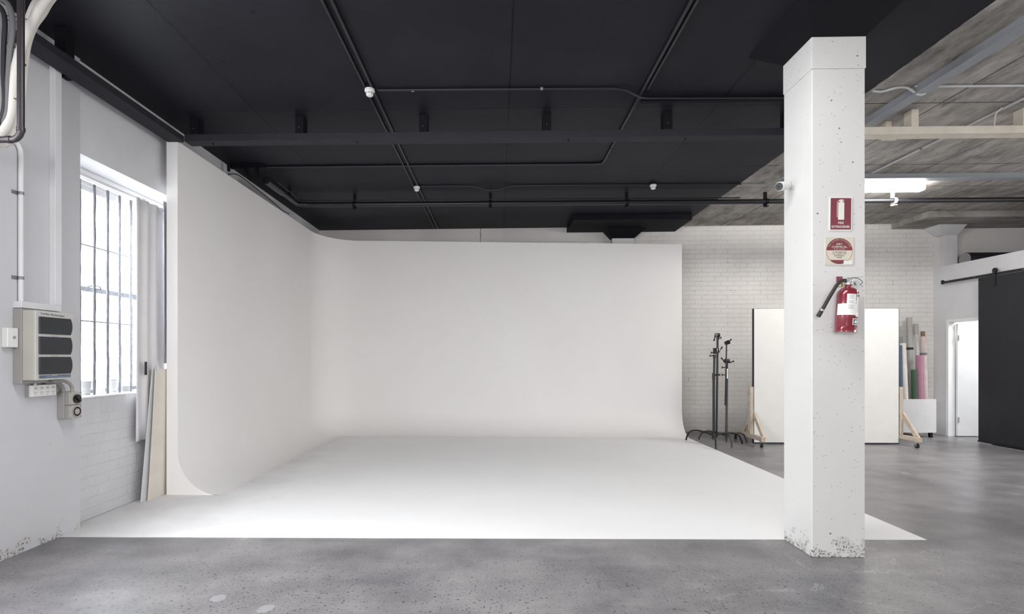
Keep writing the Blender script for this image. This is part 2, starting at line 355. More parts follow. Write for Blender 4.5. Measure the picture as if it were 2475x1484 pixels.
# ------------------------------------------------------------------ mesh helpers
class MB:
    def __init__(s): s.bm = bmesh.new(); s.mats = []; s.mi = 0
    def mat(s, m):
        if m not in s.mats: s.mats.append(m)
        s.mi = s.mats.index(m); return s
    def poly(s, pts, faces, M=None):
        vs = [s.bm.verts.new((M @ Vector(p)) if M else p) for p in pts]
        for f in faces:
            try:
                fc = s.bm.faces.new([vs[i] for i in f]); fc.material_index = s.mi
            except ValueError: pass
        return s
    def box(s, x0, x1, y0, y1, z0, z1, M=None):
        p = [(x0, y0, z0), (x1, y0, z0), (x1, y1, z0), (x0, y1, z0), (x0, y0, z1), (x1, y0, z1), (x1, y1, z1), (x0, y1, z1)]
        return s.poly(p, [(0, 3, 2, 1), (4, 5, 6, 7), (0, 1, 5, 4), (1, 2, 6, 5), (2, 3, 7, 6), (3, 0, 4, 7)], M)
    def bar(s, a, b, w, h, up=(0, 0, 1)):
        a, b = Vector(a), Vector(b); d = (b - a); L = d.length; d.normalize(); u = Vector(up)
        x = d.cross(u).normalized(); u2 = x.cross(d)
        M = Matrix((x, d, u2)).transposed().to_4x4(); M.translation = a
        return s.box(-w / 2, w / 2, 0, L, -h / 2, h / 2, M)
    def tube(s, pts, r, n=12, caps=True):
        pts = [Vector(p) for p in pts]; rs = r if isinstance(r, (list, tuple)) else [r] * len(pts)
        rings = []; prev = None
        for i, p in enumerate(pts):
            if i == 0: t = pts[1] - p
            elif i == len(pts) - 1: t = p - pts[i - 1]
            else: t = (pts[i + 1] - p).normalized() + (p - pts[i - 1]).normalized()
            t.normalize()
            if prev is None:
                a = Vector((0, 0, 1)) if abs(t.z) < 0.9 else Vector((1, 0, 0))
                u = t.cross(a).normalized()
            else:
                u = (prev - t * prev.dot(t)).normalized()
            w = t.cross(u); prev = u
            rings.append([s.bm.verts.new(p + (u * math.cos(2 * PI * k / n) + w * math.sin(2 * PI * k / n)) * rs[i]) for k in range(n)])
        for a, b in zip(rings, rings[1:]):
            for k in range(n):
                f = s.bm.faces.new((a[k], a[(k + 1) % n], b[(k + 1) % n], b[k])); f.material_index = s.mi; f.smooth = True
        if caps:
            for rg in (rings[0][::-1], rings[-1]):
                f = s.bm.faces.new(rg); f.material_index = s.mi
        return s
    def lathe(s, prof, M=None, n=24):
        rings = []
        for (r, z) in prof:
            rings.append([s.bm.verts.new((M @ Vector((r * math.cos(2 * PI * k / n), r * math.sin(2 * PI * k / n), z))) if M else (r * math.cos(2 * PI * k / n), r * math.sin(2 * PI * k / n), z)) for k in range(n)])
        for a, b in zip(rings, rings[1:]):
            for k in range(n):
                f = s.bm.faces.new((a[k], a[(k + 1) % n], b[(k + 1) % n], b[k])); f.material_index = s.mi; f.smooth = True
        for rg in (rings[0][::-1], rings[-1]):
            f = s.bm.faces.new(rg); f.material_index = s.mi
        return s
    def build(s, name, mat=None, parent=None, bevel=0.0, smooth=None):
        bmesh.ops.recalc_face_normals(s.bm, faces=s.bm.faces[:])
        me = bpy.data.meshes.new(name)
        if smooth:
            for f in s.bm.faces: f.smooth = True
        s.bm.to_mesh(me); s.bm.free()
        for m in (s.mats or [mat]): me.materials.append(m)
        o = bpy.data.objects.new(name, me); C.objects.link(o)
        if parent:
            o.parent = parent
            w = Vector((0, 0, 0)); q = parent
            while q: w += q.location; q = q.parent
            o.location = -w
        if bevel:
            bv = o.modifiers.new('bevel', 'BEVEL'); bv.width = bevel; bv.segments = 2; bv.limit_method = 'ANGLE'; bv.angle_limit = 0.6
        es = o.modifiers.new('edges', 'EDGE_SPLIT'); es.split_angle = math.radians(38)
        return o
def tag(o, label, cat, group=None):
    o['label'] = label; o['category'] = cat
    if group: o['group'] = group
    return o
def thing(name, label, cat, loc=(0, 0, 0), group=None):
    o = bpy.data.objects.new(name, None); C.objects.link(o); o.location = loc; o.empty_display_size = 0.1
    return tag(o, label, cat, group)
def struct(o, label=None):
    o['kind'] = 'structure'
    if label: o['label'] = label
    return o
def dup(root, loc, label, group=None):
    r = root.copy(); C.objects.link(r); r.location = loc; r['label'] = label
    if group: r['group'] = group
    for ch in list(root.children):
        c = ch.copy(); C.objects.link(c); c.parent = r
        for g in ch.children:
            d = g.copy(); C.objects.link(d); d.parent = c
    return r
def text_mb(mb, body, width, height, M, char_space=1.0, bold=0.0):
    """flat lettering fitted to width x height, centred on M's origin, in M's xy plane"""
    cu = bpy.data.curves.new('t', 'FONT'); cu.body = body; cu.size = 1.0; cu.align_x = 'LEFT'; cu.offset = bold; cu.space_character = char_space
    cu.resolution_u = 3
    o = bpy.data.objects.new('t', cu); C.objects.link(o)
    bpy.context.view_layer.update()
    me = bpy.data.meshes.new_from_object(o.evaluated_get(bpy.context.evaluated_depsgraph_get()))
    xs = [v.co.x for v in me.vertices]; ys = [v.co.y for v in me.vertices]
    if xs:
        x0, x1, y0, y1 = min(xs), max(xs), min(ys), max(ys)
        sx = width / max(1e-6, x1 - x0); sy = height / max(1e-6, y1 - y0)
        pts = [((v.co.x - (x0 + x1) / 2) * sx, (v.co.y - (y0 + y1) / 2) * sy, 0) for v in me.vertices]
        mb.poly(pts, [tuple(p.vertices) for p in me.polygons], M)
    bpy.data.objects.remove(o); bpy.data.curves.remove(cu); bpy.data.meshes.remove(me)
def rot_frame(origin, xdir, ydir):
    x = Vector(xdir).normalized(); y = Vector(ydir).normalized(); z = x.cross(y)
    M = Matrix((x, y, z)).transposed().to_4x4(); M.translation = Vector(origin); return M
def smooth_path(pts, n=6):
    """Catmull-Rom through the points"""
    P = [Vector(p) for p in pts]; P = [2 * P[0] - P[1]] + P + [2 * P[-1] - P[-2]]
    out = []
    for i in range(1, len(P) - 2):
        a, b, c, d = P[i - 1], P[i], P[i + 1], P[i + 2]
        for k in range(n):
            t = k / n
            out.append(0.5 * ((2 * b) + (c - a) * t + (2 * a - 5 * b + 4 * c - d) * t * t + (3 * b - a - 3 * c + d) * t ** 3))
    out.append(P[-2]); return out

# ------------------------------------------------------------------ room shell
HC = 3.88
struct(MB().box(-4.1, 12.2, -4.1, 10.4, -0.2, 0).build('floor', M_floor), 'polished grey concrete floor with exposed dark aggregate')
struct(MB().box(-4.1, 12.2, -4.1, 10.4, HC, HC + 0.25).build('ceiling', M_ceiling), 'concrete ceiling, painted black over the studio and bare on the right')
# rear wall, slightly skewed
mb = MB(); mb.poly([(-4.1, 10.01, 0), (12.2, 9.655, 0), (12.2, 10.4, 0), (-4.1, 10.4, 0), (-4.1, 10.01, HC), (12.2, 9.655, HC), (12.2, 10.4, HC), (-4.1, 10.4, HC)],
     [(0, 3, 2, 1), (4, 5, 6, 7), (0, 1, 5, 4), (1, 2, 6, 5), (2, 3, 7, 6), (3, 0, 4, 7)])
struct(mb.build('wall_rear', M_rear), 'white painted brick wall at the rear')
# left wall: brick below and around the window, rendered lintel above, with a pilaster in front of it
WY0, WY1, WZ0, WZ1 = 4.12, 5.72, 1.06, 3.11
mb = MB().mat(M_leftbrick)
mb.box(-4.0, -3.56, 4.1, 10.1, 0, WZ0); mb.box(-4.0, -3.56, WY1, 10.1, WZ0, WZ1)
mb.mat(M_wallwhite); mb.box(-4.0, -3.47, 4.1, 10.1, WZ1, HC)
mb.mat(M_pilaster); mb.box(-4.0, -3.45, 2.75, 4.19, 0, HC)
mb.mat(M_wallwhite)
mb.box(-4.0, -3.45, -4.1, -3.0, 0, HC); mb.box(-4.0, -3.45, -0.8, 0.6, 0, HC)
for a, b in ((-3.0, -0.8), (0.6, 2.75)):
    mb.box(-4.0, -3.45, a, b, 0, 1.0); mb.box(-4.0, -3.45, a, b, 3.15, HC)
struct(mb.build('wall_left', M_wallwhite), 'white left wall with a pilaster beside the window')
mb = MB().mat(M_wallwhite)
xs = [(-4.1, -2.6), (0.2, 1.2), (4.0, 5.0), (7.8, 12.2)]
for a, b in xs: mb.box(a, b, -4.1, -3.8, 0, HC)
for a, b in ((-2.6, 0.2), (1.2, 4.0), (5.0, 7.8)):
    mb.box(a, b, -4.1, -3.8, 0, 0.9); mb.box(a, b, -4.1, -3.8, 3.3, HC)
struct(mb.build('wall_back', M_wallwhite))
mb = MB(); mb.box(11.9, 12.2, -4.1, 9.7, 0, HC); struct(mb.build('wall_far_right', M_wallwhite))
# partition on the right with a doorway
PX = 8.04
mb = MB().mat(M_wallwhite)
mb.box(PX, PX + 0.1, 9.471, 9.78, 0, 3.05); mb.box(PX, PX + 0.1, 5.0, 8.559, 0, 3.05); mb.box(PX, PX + 0.1, 8.559, 9.471, 2.081, 3.05)
mb.mat(M_white); mb.box(PX + 0.1, 11.9, 5.0, 9.74, 2.98, 3.04); mb.box(PX + 0.1, 11.9, 5.0, 5.1, 0, 2.98); mb.box(10.2, 10.3, 5.1, 9.7, 0, 2.98)
struct(mb.build('wall_right', M_wallwhite), 'low white partition wall on the right with a doorway')
mb = MB(); mb.box(PX - 0.012, PX + 0.11, 9.42, 9.47, 0, 2.03); mb.box(PX - 0.012, PX + 0.11, 8.56, 8.61, 0, 2.03); mb.box(PX - 0.012, PX + 0.11, 8.56, 9.47, 2.0302, 2.08)
struct(mb.build('trim_1', M_doorwhite, bevel=0.003), 'white door frame')
d = MB().box(8.15, 8.99, 9.37, 9.41, 0.012, 2.0).build('door_1', M_doorwhite, bevel=0.003); struct(d, 'white flush door standing open into the side room')
for z in (0.3, 1.75):
    h = MB(); h.box(8.142, 8.165, 9.355, 9.375, z - 0.045, z + 0.045); h.tube([(8.15, 9.352, z - 0.05), (8.15, 9.352, z + 0.05)], 0.006, 8); h.build('hinge', M_chrome, d)

# ------------------------------------------------------------------ window
w = bpy.data.objects.new('window_1', None); C.objects.link(w); w.location = (-3.75, 4.9, WZ0); struct(w, 'tall steel framed window with security bars')
mb = MB(); fx0, fx1 = -3.93, -3.89
mb.box(fx0, fx1, WY0, WY1, WZ1 - 0.13, WZ1 - 0.08); mb.box(fx0, fx1, WY0, WY1, WZ0, WZ0 + 0.045)
mb.box(fx0, fx1, WY1 - 0.04, WY1, WZ0, WZ1); mb.box(fx0, fx1, WY0, WY0 + 0.04, WZ0, WZ1); mb.box(fx0 - 0.01, fx1 + 0.015, WY0, WY1, 2.035, 2.08)
mb.build('window_frame', M_galv, w)
MB().box(-3.912, -3.908, WY0 + 0.02, WY1 - 0.02, WZ0 + 0.02, WZ1 - 0.02).build('window_pane', M_glass, w)
mb = MB(); mb.box(-3.89, -3.72, WY0, WY1, WZ1 - 0.09, WZ1 - 0.003); mb.box(-3.745, -3.70, WY0, WY1, WZ1 - 0.20, WZ1 - 0.15); mb.box(-3.72, -3.69, WY0, WY1, WZ1 - 0.145, WZ1 - 0.115)
mb.build('blind_track', M_white, w)
mb = MB(); mb.box(-3.99, -3.55, 4.19, WY1, WZ0, WZ0 + 0.012); mb.build('window_sill', M_white, w)
wdt = MB()
hl = MB(); hl.tube(smooth_path([(-3.885, 4.80, 2.08), (-3.865, 4.86, 2.10), (-3.86, 4.92, 2.095), (-3.87, 4.95, 2.075)]), 0.006, 8); hl.build('window_latch', M_galv, w)
grille = thing('security_grille', 'galvanised steel security bars across the tall window', 'security bars', (-3.66, 4.7, WZ0 + 0.012))
for y in (4.28, 4.44, 4.605, 4.765, 4.92, 5.075):
    n = 24; pts = [(-3.66 + random.uniform(-.0015, .0015), y + random.uniform(-.0015, .0015), WZ0 + 0.012 + (2.98 - WZ0 - 0.012) * k / n) for k in range(n + 1)]
    MB().tube(pts, [0.0115 + random.uniform(-.0012, .0012) for _ in pts], 8).build('upright_bar', M_galv, grille)
for z in (2.41, 1.737):
    MB().tube([(-3.655, 4.2, z), (-3.655, 5.1, z)], 0.006, 8).build('cross_bar', M_galv, grille)
rod = thing('curtain_rod', 'white curtain rod across the top of the window', 'curtain rod', (-3.55, 4.9, 2.97))
MB().tube([(-3.575, 4.2, 2.985), (-3.575, 5.12, 2.985)], 0.016, 12).build('rod', M_white, rod)
mb = MB(); mb.tube([(-3.575, 5.12, 2.985), (-3.575, 5.135, 2.985)], 0.024, 14); mb.build('rod_end', M_chrome, rod)
# buckets and tubs on the sill
def bucket(y, label, r=0.052, h=0.14, x=-3.645):
    b = MB(); prof = [(r * 0.8, 0)]
    for k in range(9):
        z = h * (k + 0.5) / 9; rr = r * (0.8 + 0.2 * z / h); prof += [(rr + 0.0015, z - h / 30), (rr - 0.001, z + h / 30)]
    prof += [(r * 1.04, h - 0.005), (r * 1.04, h), (r * 0.95, h), (r * 0.78, 0.01)]
    o = b.lathe(prof).build('bucket', M_glasswhite); o.location = (x, y, WZ0 + 0.0125); o.rotation_euler = (0, 0, 0)
    return tag(o, label, 'bucket', 'white buckets on the window sill')
bucket(4.62, 'white ribbed bucket on the window sill, nearer the wall box', 0.045, 0.122, x=-3.755)
bucket(4.955, 'white ribbed bucket on the window sill, between the middle bars', 0.045, 0.126, x=-3.755)
def tub(y, label, h=0.048, col=M_plastic_w):
    b = MB(); b.lathe([(0.048, 0), (0.048, 0.005), (0.045, 0.006), (0.041, h - 0.006), (0.036, h)]); o = b.build('upturned_tub', col); o.location = (-3.755, y, WZ0 + 0.0125)
    return tag(o, label, 'tub', 'upturned tubs on the window sill')
tub(4.79, 'low pale tub upside down between two buckets on the sill')
tub(5.115, 'low grey tub upside down at the far end of the sill', 0.055, M_plastic_grey)

# ------------------------------------------------------------------ cyclorama
def cyc():
    R = 0.45
    t = thing('cyclorama', 'large white curved studio cyclorama filling the middle of the room', 'cyclorama', (0, 7.0, 0))
    path = []
    x0, yf = -3.28, 5.22
    for k in range(9): path.append((x0, yf + (8.93 - yf) * k / 8, 1, 0))
    cx, cy, rc = x0 + 0.62, 8.93, 0.62
    for k in range(1, 17):
        a = PI - (PI / 2 + 0.024) * k / 16
        path.append((cx + rc * math.cos(a), cy + rc * math.sin(a), -math.cos(a), -math.sin(a)))
    ex, ey = path[-1][0], path[-1][1]
    for k in range(1, 13):
        s = k / 12; path.append((ex + (3.32 - ex) * s, ey + (9.405 - ey) * s, path[24][2], path[24][3]))
    N = len(path); bm = bmesh.new(); rows = []; tot = 0; L = [0]
    for i in range(1, N): L.append(L[-1] + math.hypot(path[i][0] - path[i - 1][0], path[i][1] - path[i - 1][1]))
    for i, (x, y, nx, ny) in enumerate(path):
        if x > -2.6: zt = 3.575 - (x + 2.6) / 5.92 * 0.13
        elif i < 9: zt = 3.63
        else: zt = 3.63 - 0.055 * (i - 8) / 16
        prof = [(R, 0.0045)] + [(R - R * math.sin(a), R - R * math.cos(a)) for a in [PI / 2 * k / 14 for k in range(1, 15)]]
        prof[-1] = (0, R)
        prof += [(0, R + (zt - R) * k / 6) for k in range(1, 7)] + [(-0.115, zt), (-0.115, 0)]
        rows.append([bm.verts.new((x + nx * p, y + ny * p, max(z, 0.0))) for p, z in prof])
    for a, b in zip(rows, rows[1:]):
        n = len(a)
        for k in range(n - 1):
            f = bm.faces.new((a[k], b[k], b[k + 1], a[k + 1])); f.smooth = True
        f = bm.faces.new((a[n - 1], b[n - 1], b[0], a[0]))
    bm.faces.new(rows[0][::-1]); bm.faces.new(rows[-1])
    bmesh.ops.recalc_face_normals(bm, faces=bm.faces[:])
    mbx = MB(); mbx.bm.free(); mbx.bm = bm
    mbx.build('curved_wall', M_cyc, t)
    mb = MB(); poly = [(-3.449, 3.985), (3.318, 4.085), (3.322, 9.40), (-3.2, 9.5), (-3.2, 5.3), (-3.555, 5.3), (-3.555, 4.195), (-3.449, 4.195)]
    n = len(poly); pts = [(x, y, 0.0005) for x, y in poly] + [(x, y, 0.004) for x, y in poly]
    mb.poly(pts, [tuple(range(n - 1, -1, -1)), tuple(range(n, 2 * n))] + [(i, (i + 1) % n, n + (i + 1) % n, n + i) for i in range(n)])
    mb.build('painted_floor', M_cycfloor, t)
cyc()

# ------------------------------------------------------------------ columns
def frustum(mb, b, t, zb, zt):
    (bx0, bx1, by0, by1), (tx0, tx1, ty0, ty1) = b, t
    mb.poly([(bx0, by0, zb), (bx1, by0, zb), (bx1, by1, zb), (bx0, by1, zb), (tx0, ty0, zt), (tx1, ty0, zt), (tx1, ty1, zt), (tx0, ty1, zt)],
            [(0, 3, 2, 1), (4, 5, 6, 7), (0, 1, 5, 4), (1, 2, 6, 5), (2, 3, 7, 6), (3, 0, 4, 7)])
cx0, cx1, cy0, cy1 = 2.222, 2.592, 3.715, 4.075
col = thing('column', 'square white concrete column with chipped base and black capital in the foreground', 'column', ((cx0 + cx1) / 2, (cy0 + cy1) / 2, 0))
MB().box(cx0, cx1, cy0, cy1, 0, 3.456).build('shaft', M_column, col, bevel=0.006)
MB().box(cx0 - 0.004, cx1 + 0.005, cy0 - 0.004, cy1 + 0.004, 3.456, 3.68).build('collar', M_column, col, bevel=0.004)
mb = MB(); frustum(mb, (cx0, cx1, cy0, cy1), (cx0 - 0.16, cx1 + 0.2, cy0 - 0.21, cy1 + 0.24), 3.68, HC - 0.0005); c = mb.build('capital', M_black, col); c['label'] = 'black painted flared capital'
rc = thing('rear_column', 'rear wall column with black drop panel, behind the cyclorama', 'column', (2.33, 9.7, 0))
MB().box(2.14, 2.54, 9.72, 9.9, 0, 3.63).build('shaft', M_wallwhite, rc)
mb = MB(); frustum(mb, (2.13, 2.545, 9.70, 9.86), (1.99, 2.72, 9.56, 9.86), 3.63, 3.78); mb.build('capital', M_black, rc)
mb = MB(); mb.box(1.31, 3.34, 8.98, 9.87, 3.78, HC - 0.0005); mb.build('drop_panel', M_black, rc)
rc = thing('rear_column', 'white corner column with flared capital and bare concrete drop panel above the partition', 'column', (8.25, 9.6, 0))
MB().box(8.15, 8.36, 9.62, 9.76, 3.05, 3.63).build('shaft', M_wallwhite, rc)
mb = MB(); frustum(mb, (8.06, 8.36, 9.62, 9.74), (7.87, 8.36, 9.42, 9.74), 3.63, 3.78); mb.build('capital', M_wallwhite, rc)
mb = MB(); mb.box(7.28, 9.6, 8.92, 9.74, 3.78, HC - 0.0005); mb.build('drop_panel', M_bare, rc)

# ------------------------------------------------------------------ signs on the column
YS = cy0
def sign_frame(x0, x1, z0, z1, tilt):
    return rot_frame(((x0 + x1) / 2, YS, (z0 + z1) / 2), (math.cos(tilt), 0, math.sin(tilt)), (-math.sin(tilt), 0, math.cos(tilt)))
def plate(mb, w, h, z0, z1, M, r=0.006, cx=0, cy=0):
    pts = []
    for (sx, sy, a0) in ((1, 1, 0), (-1, 1, PI / 2), (-1, -1, PI), (1, -1, 3 * PI / 2)):
        for k in range(5):
            a = a0 + PI / 2 * k / 4; pts.append((cx + sx * (w / 2 - r) + r * math.cos(a), cy + sy * (h / 2 - r) + r * math.sin(a)))
    n = len(pts)
    mb.poly([(x, y, z0) for x, y in pts] + [(x, y, z1) for x, y in pts], [tuple(range(n - 1, -1, -1)), tuple(range(n, 2 * n))] + [(i, (i + 1) % n, n + (i + 1) % n, n + i) for i in range(n)], M)
def off(M, dz, dx=0, dy=0, rot=0): return M @ Matrix.Translation((dx, dy, dz)) @ Matrix.Rotation(rot, 4, 'Z')
s1 = thing('fire_sign', 'red and white fire extinguisher sign with cylinder symbol on the column', 'sign', (2.42, YS, 2.43))
M1 = sign_frame(2.341, 2.497, 2.309, 2.546, -0.012)
mb = MB(); plate(mb, 0.156, 0.237, 0.0005, 0.006, M1); mb.build('backing', M_signwhite, s1)
mb = MB(); plate(mb, 0.142, 0.222, 0.006, 0.0066, M1, 0.004); mb.build('red_face', M_signred, s1)
mb = MB(); T = off(M1, 0.0068); mb.box(-0.019, 0.023, -0.042, 0.078, 0, 0.0004, T)
mb.poly([(-0.019, .078, 0), (0.023, .078, 0), (0.018, .09, 0), (0.006, .097, 0), (-0.01, .097, 0)], [(0, 1, 2, 3, 4)], T)
arc = [(-0.0255, -0.025), (-0.0255, 0.07), (-0.0235, 0.083), (-0.016, 0.093), (-0.004, 0.1), (0.01, 0.1), (0.02, 0.096), (0.0225, 0.0945)]
for a, b in zip(arc, arc[1:]):
    dx, dy = b[0] - a[0], b[1] - a[1]; L = math.hypot(dx, dy); nx, ny = -dy / L * 0.0017, dx / L * 0.0017
    mb.poly([(a[0] - nx, a[1] - ny, 0), (b[0] - nx, b[1] - ny, 0), (b[0] + nx, b[1] + ny, 0), (a[0] + nx, a[1] + ny, 0)], [(0, 1, 2, 3)], T)
mb.build('extinguisher_symbol', M_signwhite, s1)
mb = MB(); mb.poly([(-0.021, .079, 0), (-0.006, .083, 0), (-0.006, .088, 0), (-0.016, .086, 0)], [(0, 1, 2, 3)], off(M1, 0.0074)); mb.poly([(0.009, .088, 0), (0.021, .083, 0), (0.021, .079, 0), (0.009, .084, 0)], [(0, 1, 2, 3)], off(M1, 0.0074)); mb.build('symbol_gap', M_signred, s1)
mb = MB(); text_mb(mb, 'FIRE', 0.038, 0.016, off(M1, 0.0069, 0.001, -0.064), 1.1, 0.02); text_mb(mb, 'EXTINGUISHER', 0.124, 0.017, off(M1, 0.0069, 0, -0.091), 1.1, 0.02); mb.build('lettering', M_signwhite, s1)

s2 = thing('chemical_sign', 'square cream and maroon dry chemical sign below the fire sign on the column', 'sign', (2.412, YS, 2.165))
M2 = sign_frame(2.311, 2.509, 2.066, 2.264, -0.008)
mb = MB(); plate(mb, 0.198, 0.198, 0.0005, 0.005, M2, 0.002); mb.build('backing', M_signcream, s2)
Rr = 0.091
def seg(mb, R, ya, yb, M, z, n=28, cx=0.0):
    # slice of a disc between heights ya and yb
    ys = [ya + (yb - ya) * k / n for k in range(n + 1)]
    l = [(-math.sqrt(max(0, R * R - y * y)), y, z) for y in ys]; r = [(math.sqrt(max(0, R * R - y * y)), y, z) for y in ys]
    for k in range(n): mb.poly([l[k], r[k], r[k + 1], l[k + 1]], [(0, 1, 2, 3)], M)
def ring(mb, R, w, a0, a1, M, z, n=40):
    for k in range(n):
        a, b = a0 + (a1 - a0) * k / n, a0 + (a1 - a0) * (k + 1) / n
        mb.poly([(R * math.cos(a), R * math.sin(a), z), (R * math.cos(b), R * math.sin(b), z), ((R - w) * math.cos(b), (R - w) * math.sin(b), z), ((R - w) * math.cos(a), (R - w) * math.sin(a), z)], [(0, 1, 2, 3)], M)
mb = MB(); seg(mb, Rr, 0.005, Rr, M2, 0.0054); seg(mb, Rr, -Rr, -0.063, M2, 0.0054); ring(mb, Rr, 0.002, PI, 2 * PI, M2, 0.0054)
mb.build('maroon_print', M_signred, s2)
mb = MB(); text_mb(mb, 'DRY', 0.042, 0.0135, off(M2, 0.0058, 0, 0.0485), 1.05, 0.022); text_mb(mb, 'CHEMICAL', 0.108, 0.014, off(M2, 0.0058, 0, 0.0295), 1.05, 0.022); text_mb(mb, 'B (E) CLASS', 0.076, 0.0095, off(M2, 0.0058, 0, 0.0125))
arcs = 'THIS COLOURED EXTINGUISHER'
for i, ch in enumerate(arcs):
    if ch == ' ': continue
    a = math.radians(158 - 136 * i / (len(arcs) - 1)); r = Rr - 0.0105
    text_mb(mb, ch, 0.0016 if ch == 'I' else 0.0052, 0.0085, off(M2, 0.0058, r * math.cos(a), r * math.sin(a), a - PI / 2))
mb.build('cream_lettering', M_signcream, s2)
mb = MB()
for i, (tx, wd) in enumerate((('TO BE USED FOR', 0.098), ('OIL, LIQUID AND', 0.096), ('ELECTRICAL', 0.07), ('FIRES', 0.034))):
    text_mb(mb, tx, wd, 0.0085, off(M2, 0.0058, 0, -0.0075 - 0.0125 * i), 1.15, 0.012)
mb.build('dark_lettering', M_signdark, s2)
mb = MB(); mb.box(0.03, 0.09, -0.094, -0.066, 0.005, 0.0062, M2); mb.build('sticker', M_label, s2)

# ------------------------------------------------------------------ fire extinguisher
fe = thing('fire_extinguisher', 'red fire extinguisher with black hose hanging on the column', 'fire extinguisher', (2.44, YS - 0.1, 1.6))
br = tag(MB().box(2.39, 2.432, YS - 0.006, YS - 0.0005, 1.918, 1.986).build('wall_bracket', M_signred, bevel=0.004), 'small red metal bracket plate above the extinguisher', 'bracket')
for z in (1.976, 1.944):
    MB().tube([(2.411, YS - 0.0055, z), (2.411, YS - 0.0085, z)], 0.003, 8).build('screw', M_chrome, br)
tl = math.radians(4.5)
ax = Vector((math.sin(tl), 0.02, math.cos(tl))).normalized()
xd = Vector((math.cos(tl), 0, -math.sin(tl)))
base = Vector((2.394, YS - 0.09, 1.583))
ydv = ax.cross(xd).normalized()
ME = Matrix((xd, ydv, ax)).transposed().to_4x4(); ME.translation = base   # local z up the bottle, -y to the viewer
RB = 0.066
MB().lathe([(0.058, 0.0), (RB, 0.004), (RB, 0.035), (RB - 0.0015, 0.0375), (RB, 0.04), (RB, 0.262), (0.062, 0.283), (0.05, 0.3), (0.034, 0.311), (0.021, 0.316), (0.021, 0.336)], ME, 40).build('cylinder', M_red, fe)
MB().lathe([(0.0225, 0.333), (0.0225, 0.345), (0.015, 0.347), (0.015, 0.365)], ME, 20).build('neck_ring', M_chrome, fe)
mb = MB(); mb.box(-0.022, 0.02, -0.014, 0.014, 0.35, 0.378, ME); mb.tube([ME @ Vector((-0.03, 0, 0.362)), ME @ Vector((-0.012, 0, 0.362))], 0.011, 12); mb.build('valve', M_chrome, fe, bevel=0.003)
mb = MB(); mb.bar(ME @ Vector((-0.01, 0, 0.381)), ME @ Vector((0.085, -0.012, 0.395)), 0.018, 0.004); mb.build('top_lever', M_chrome, fe)
mb = MB(); mb.bar(ME @ Vector((0.012, 0, 0.366)), ME @ Vector((0.055, -0.012, 0.350)), 0.02, 0.005); mb.bar(ME @ Vector((0.055, -0.012, 0.350)), ME @ Vector((0.088, -0.02, 0.326)), 0.018, 0.005); mb.build('carry_handle', M_chrome, fe)
mb = MB(); mb.tube([ME @ Vector((0.04, -0.014, 0.345)), ME @ Vector((0.04, -0.036, 0.343))], 0.015, 18); mb.build('pressure_gauge', M_chrome, fe)
mb = MB(); mb.tube(smooth_path([ME @ Vector(p) for p in ((0.01, -0.016, 0.38), (0.04, -0.022, 0.38), (0.07, -0.024, 0.365), (0.078, -0.024, 0.35), (0.06, -0.026, 0.338), (0.045, -0.03, 0.343))]), 0.002, 8); mb.build('safety_cord', M_blackpl, fe)
mb = MB(); mb.tube([ME @ Vector((-0.035, 0.03, 0.325)), ME @ Vector((-0.035, 0.03, 0.35))], 0.014, 12); mb.build('hook', M_brass, fe)
hp = [(-0.018, -0.002, 0.362), (-0.05, -0.012, 0.357), (-0.088, -0.02, 0.325), (-0.118, -0.02, 0.27), (-0.145, -0.015, 0.21), (-0.163, -0.01, 0.165), (-0.172, -0.008, 0.145)]
HP = smooth_path([ME @ Vector(p) for p in hp], 8)
ho = MB().tube(HP, 0.0115, 14).build('hose', M_rubber, fe)
e = HP[-1]; dv = (HP[-1] - HP[-3]).normalized()
MB().tube([e - dv * 0.004, e + dv * 0.009], 0.0145, 14).build('hose_clamp', M_chrome, ho)
MB().tube([e + dv * 0.009, e + dv * 0.05], [0.0135, 0.0145], 14).build('hose_nozzle', M_rubber, ho)
def wrap(mb, a0, a1, z0, z1, r, n=14):
    # curved sticker, angle 0 faces the viewer, positive to the right
    for k in range(n):
        a, b = a0 + (a1 - a0) * k / n, a0 + (a1 - a0) * (k + 1) / n
        p = [(r * math.sin(a), -r * math.cos(a), z0), (r * math.sin(b), -r * math.cos(b), z0), (r * math.sin(b), -r * math.cos(b), z1), (r * math.sin(a), -r * math.cos(a), z1)]
        mb.poly(p, [(0, 1, 2, 3)], ME)
mb = MB(); wrap(mb, -1.5, 0.55, 0.118, 0.196, RB + 0.0006); wrap(mb, 0.3, 1.25, 0.11, 0.268, RB + 0.0008); wrap(mb, -0.62, 0.22, 0.148, 0.262, RB + 0.001); lb = mb.build('label', M_label, fe); lb['label'] = 'white printed label wrapped around the red cylinder'
mb = MB()
for i in range(13):
    z = 0.254 - i * 0.0078; a0 = -0.48; L = random.uniform(0.3, 0.55)
    if i in (4, 8): continue
    wrap(mb, a0, a0 + L, z, z + 0.0022, RB + 0.0016, 4)
mb.build('fine_print', M_inkgrey, lb); mb = MB()
for i in range(12):
    z = 0.24 - i * 0.0088; wrap(mb, 0.42 + random.uniform(0, .1), 0.85 + random.uniform(-.1, .1), z, z + 0.0028, RB + 0.0016, 4)
mb.build('fine_print', M_inkgrey, lb)
mb = MB(); wrap(mb, 0.36, 0.8, 0.245, 0.262, RB + 0.0017, 5); mb.build('red_print', M_signred, lb)
mb = MB(); wrap(mb, 0.0, 0.78, 0.052, 0.096, RB + 0.0008, 8); dl = mb.build('dry_powder_label', M_label, fe)
mb = MB(); wrap(mb, 0.08, 0.7, 0.056, 0.092, RB + 0.0014, 8); mb.build('green_patch', M_green, dl)
mb = MB()
def wp(pts, r):
    mb.poly([(r * math.sin(a), -r * math.cos(a), z) for a, z in pts], [tuple(range(len(pts)))], ME)
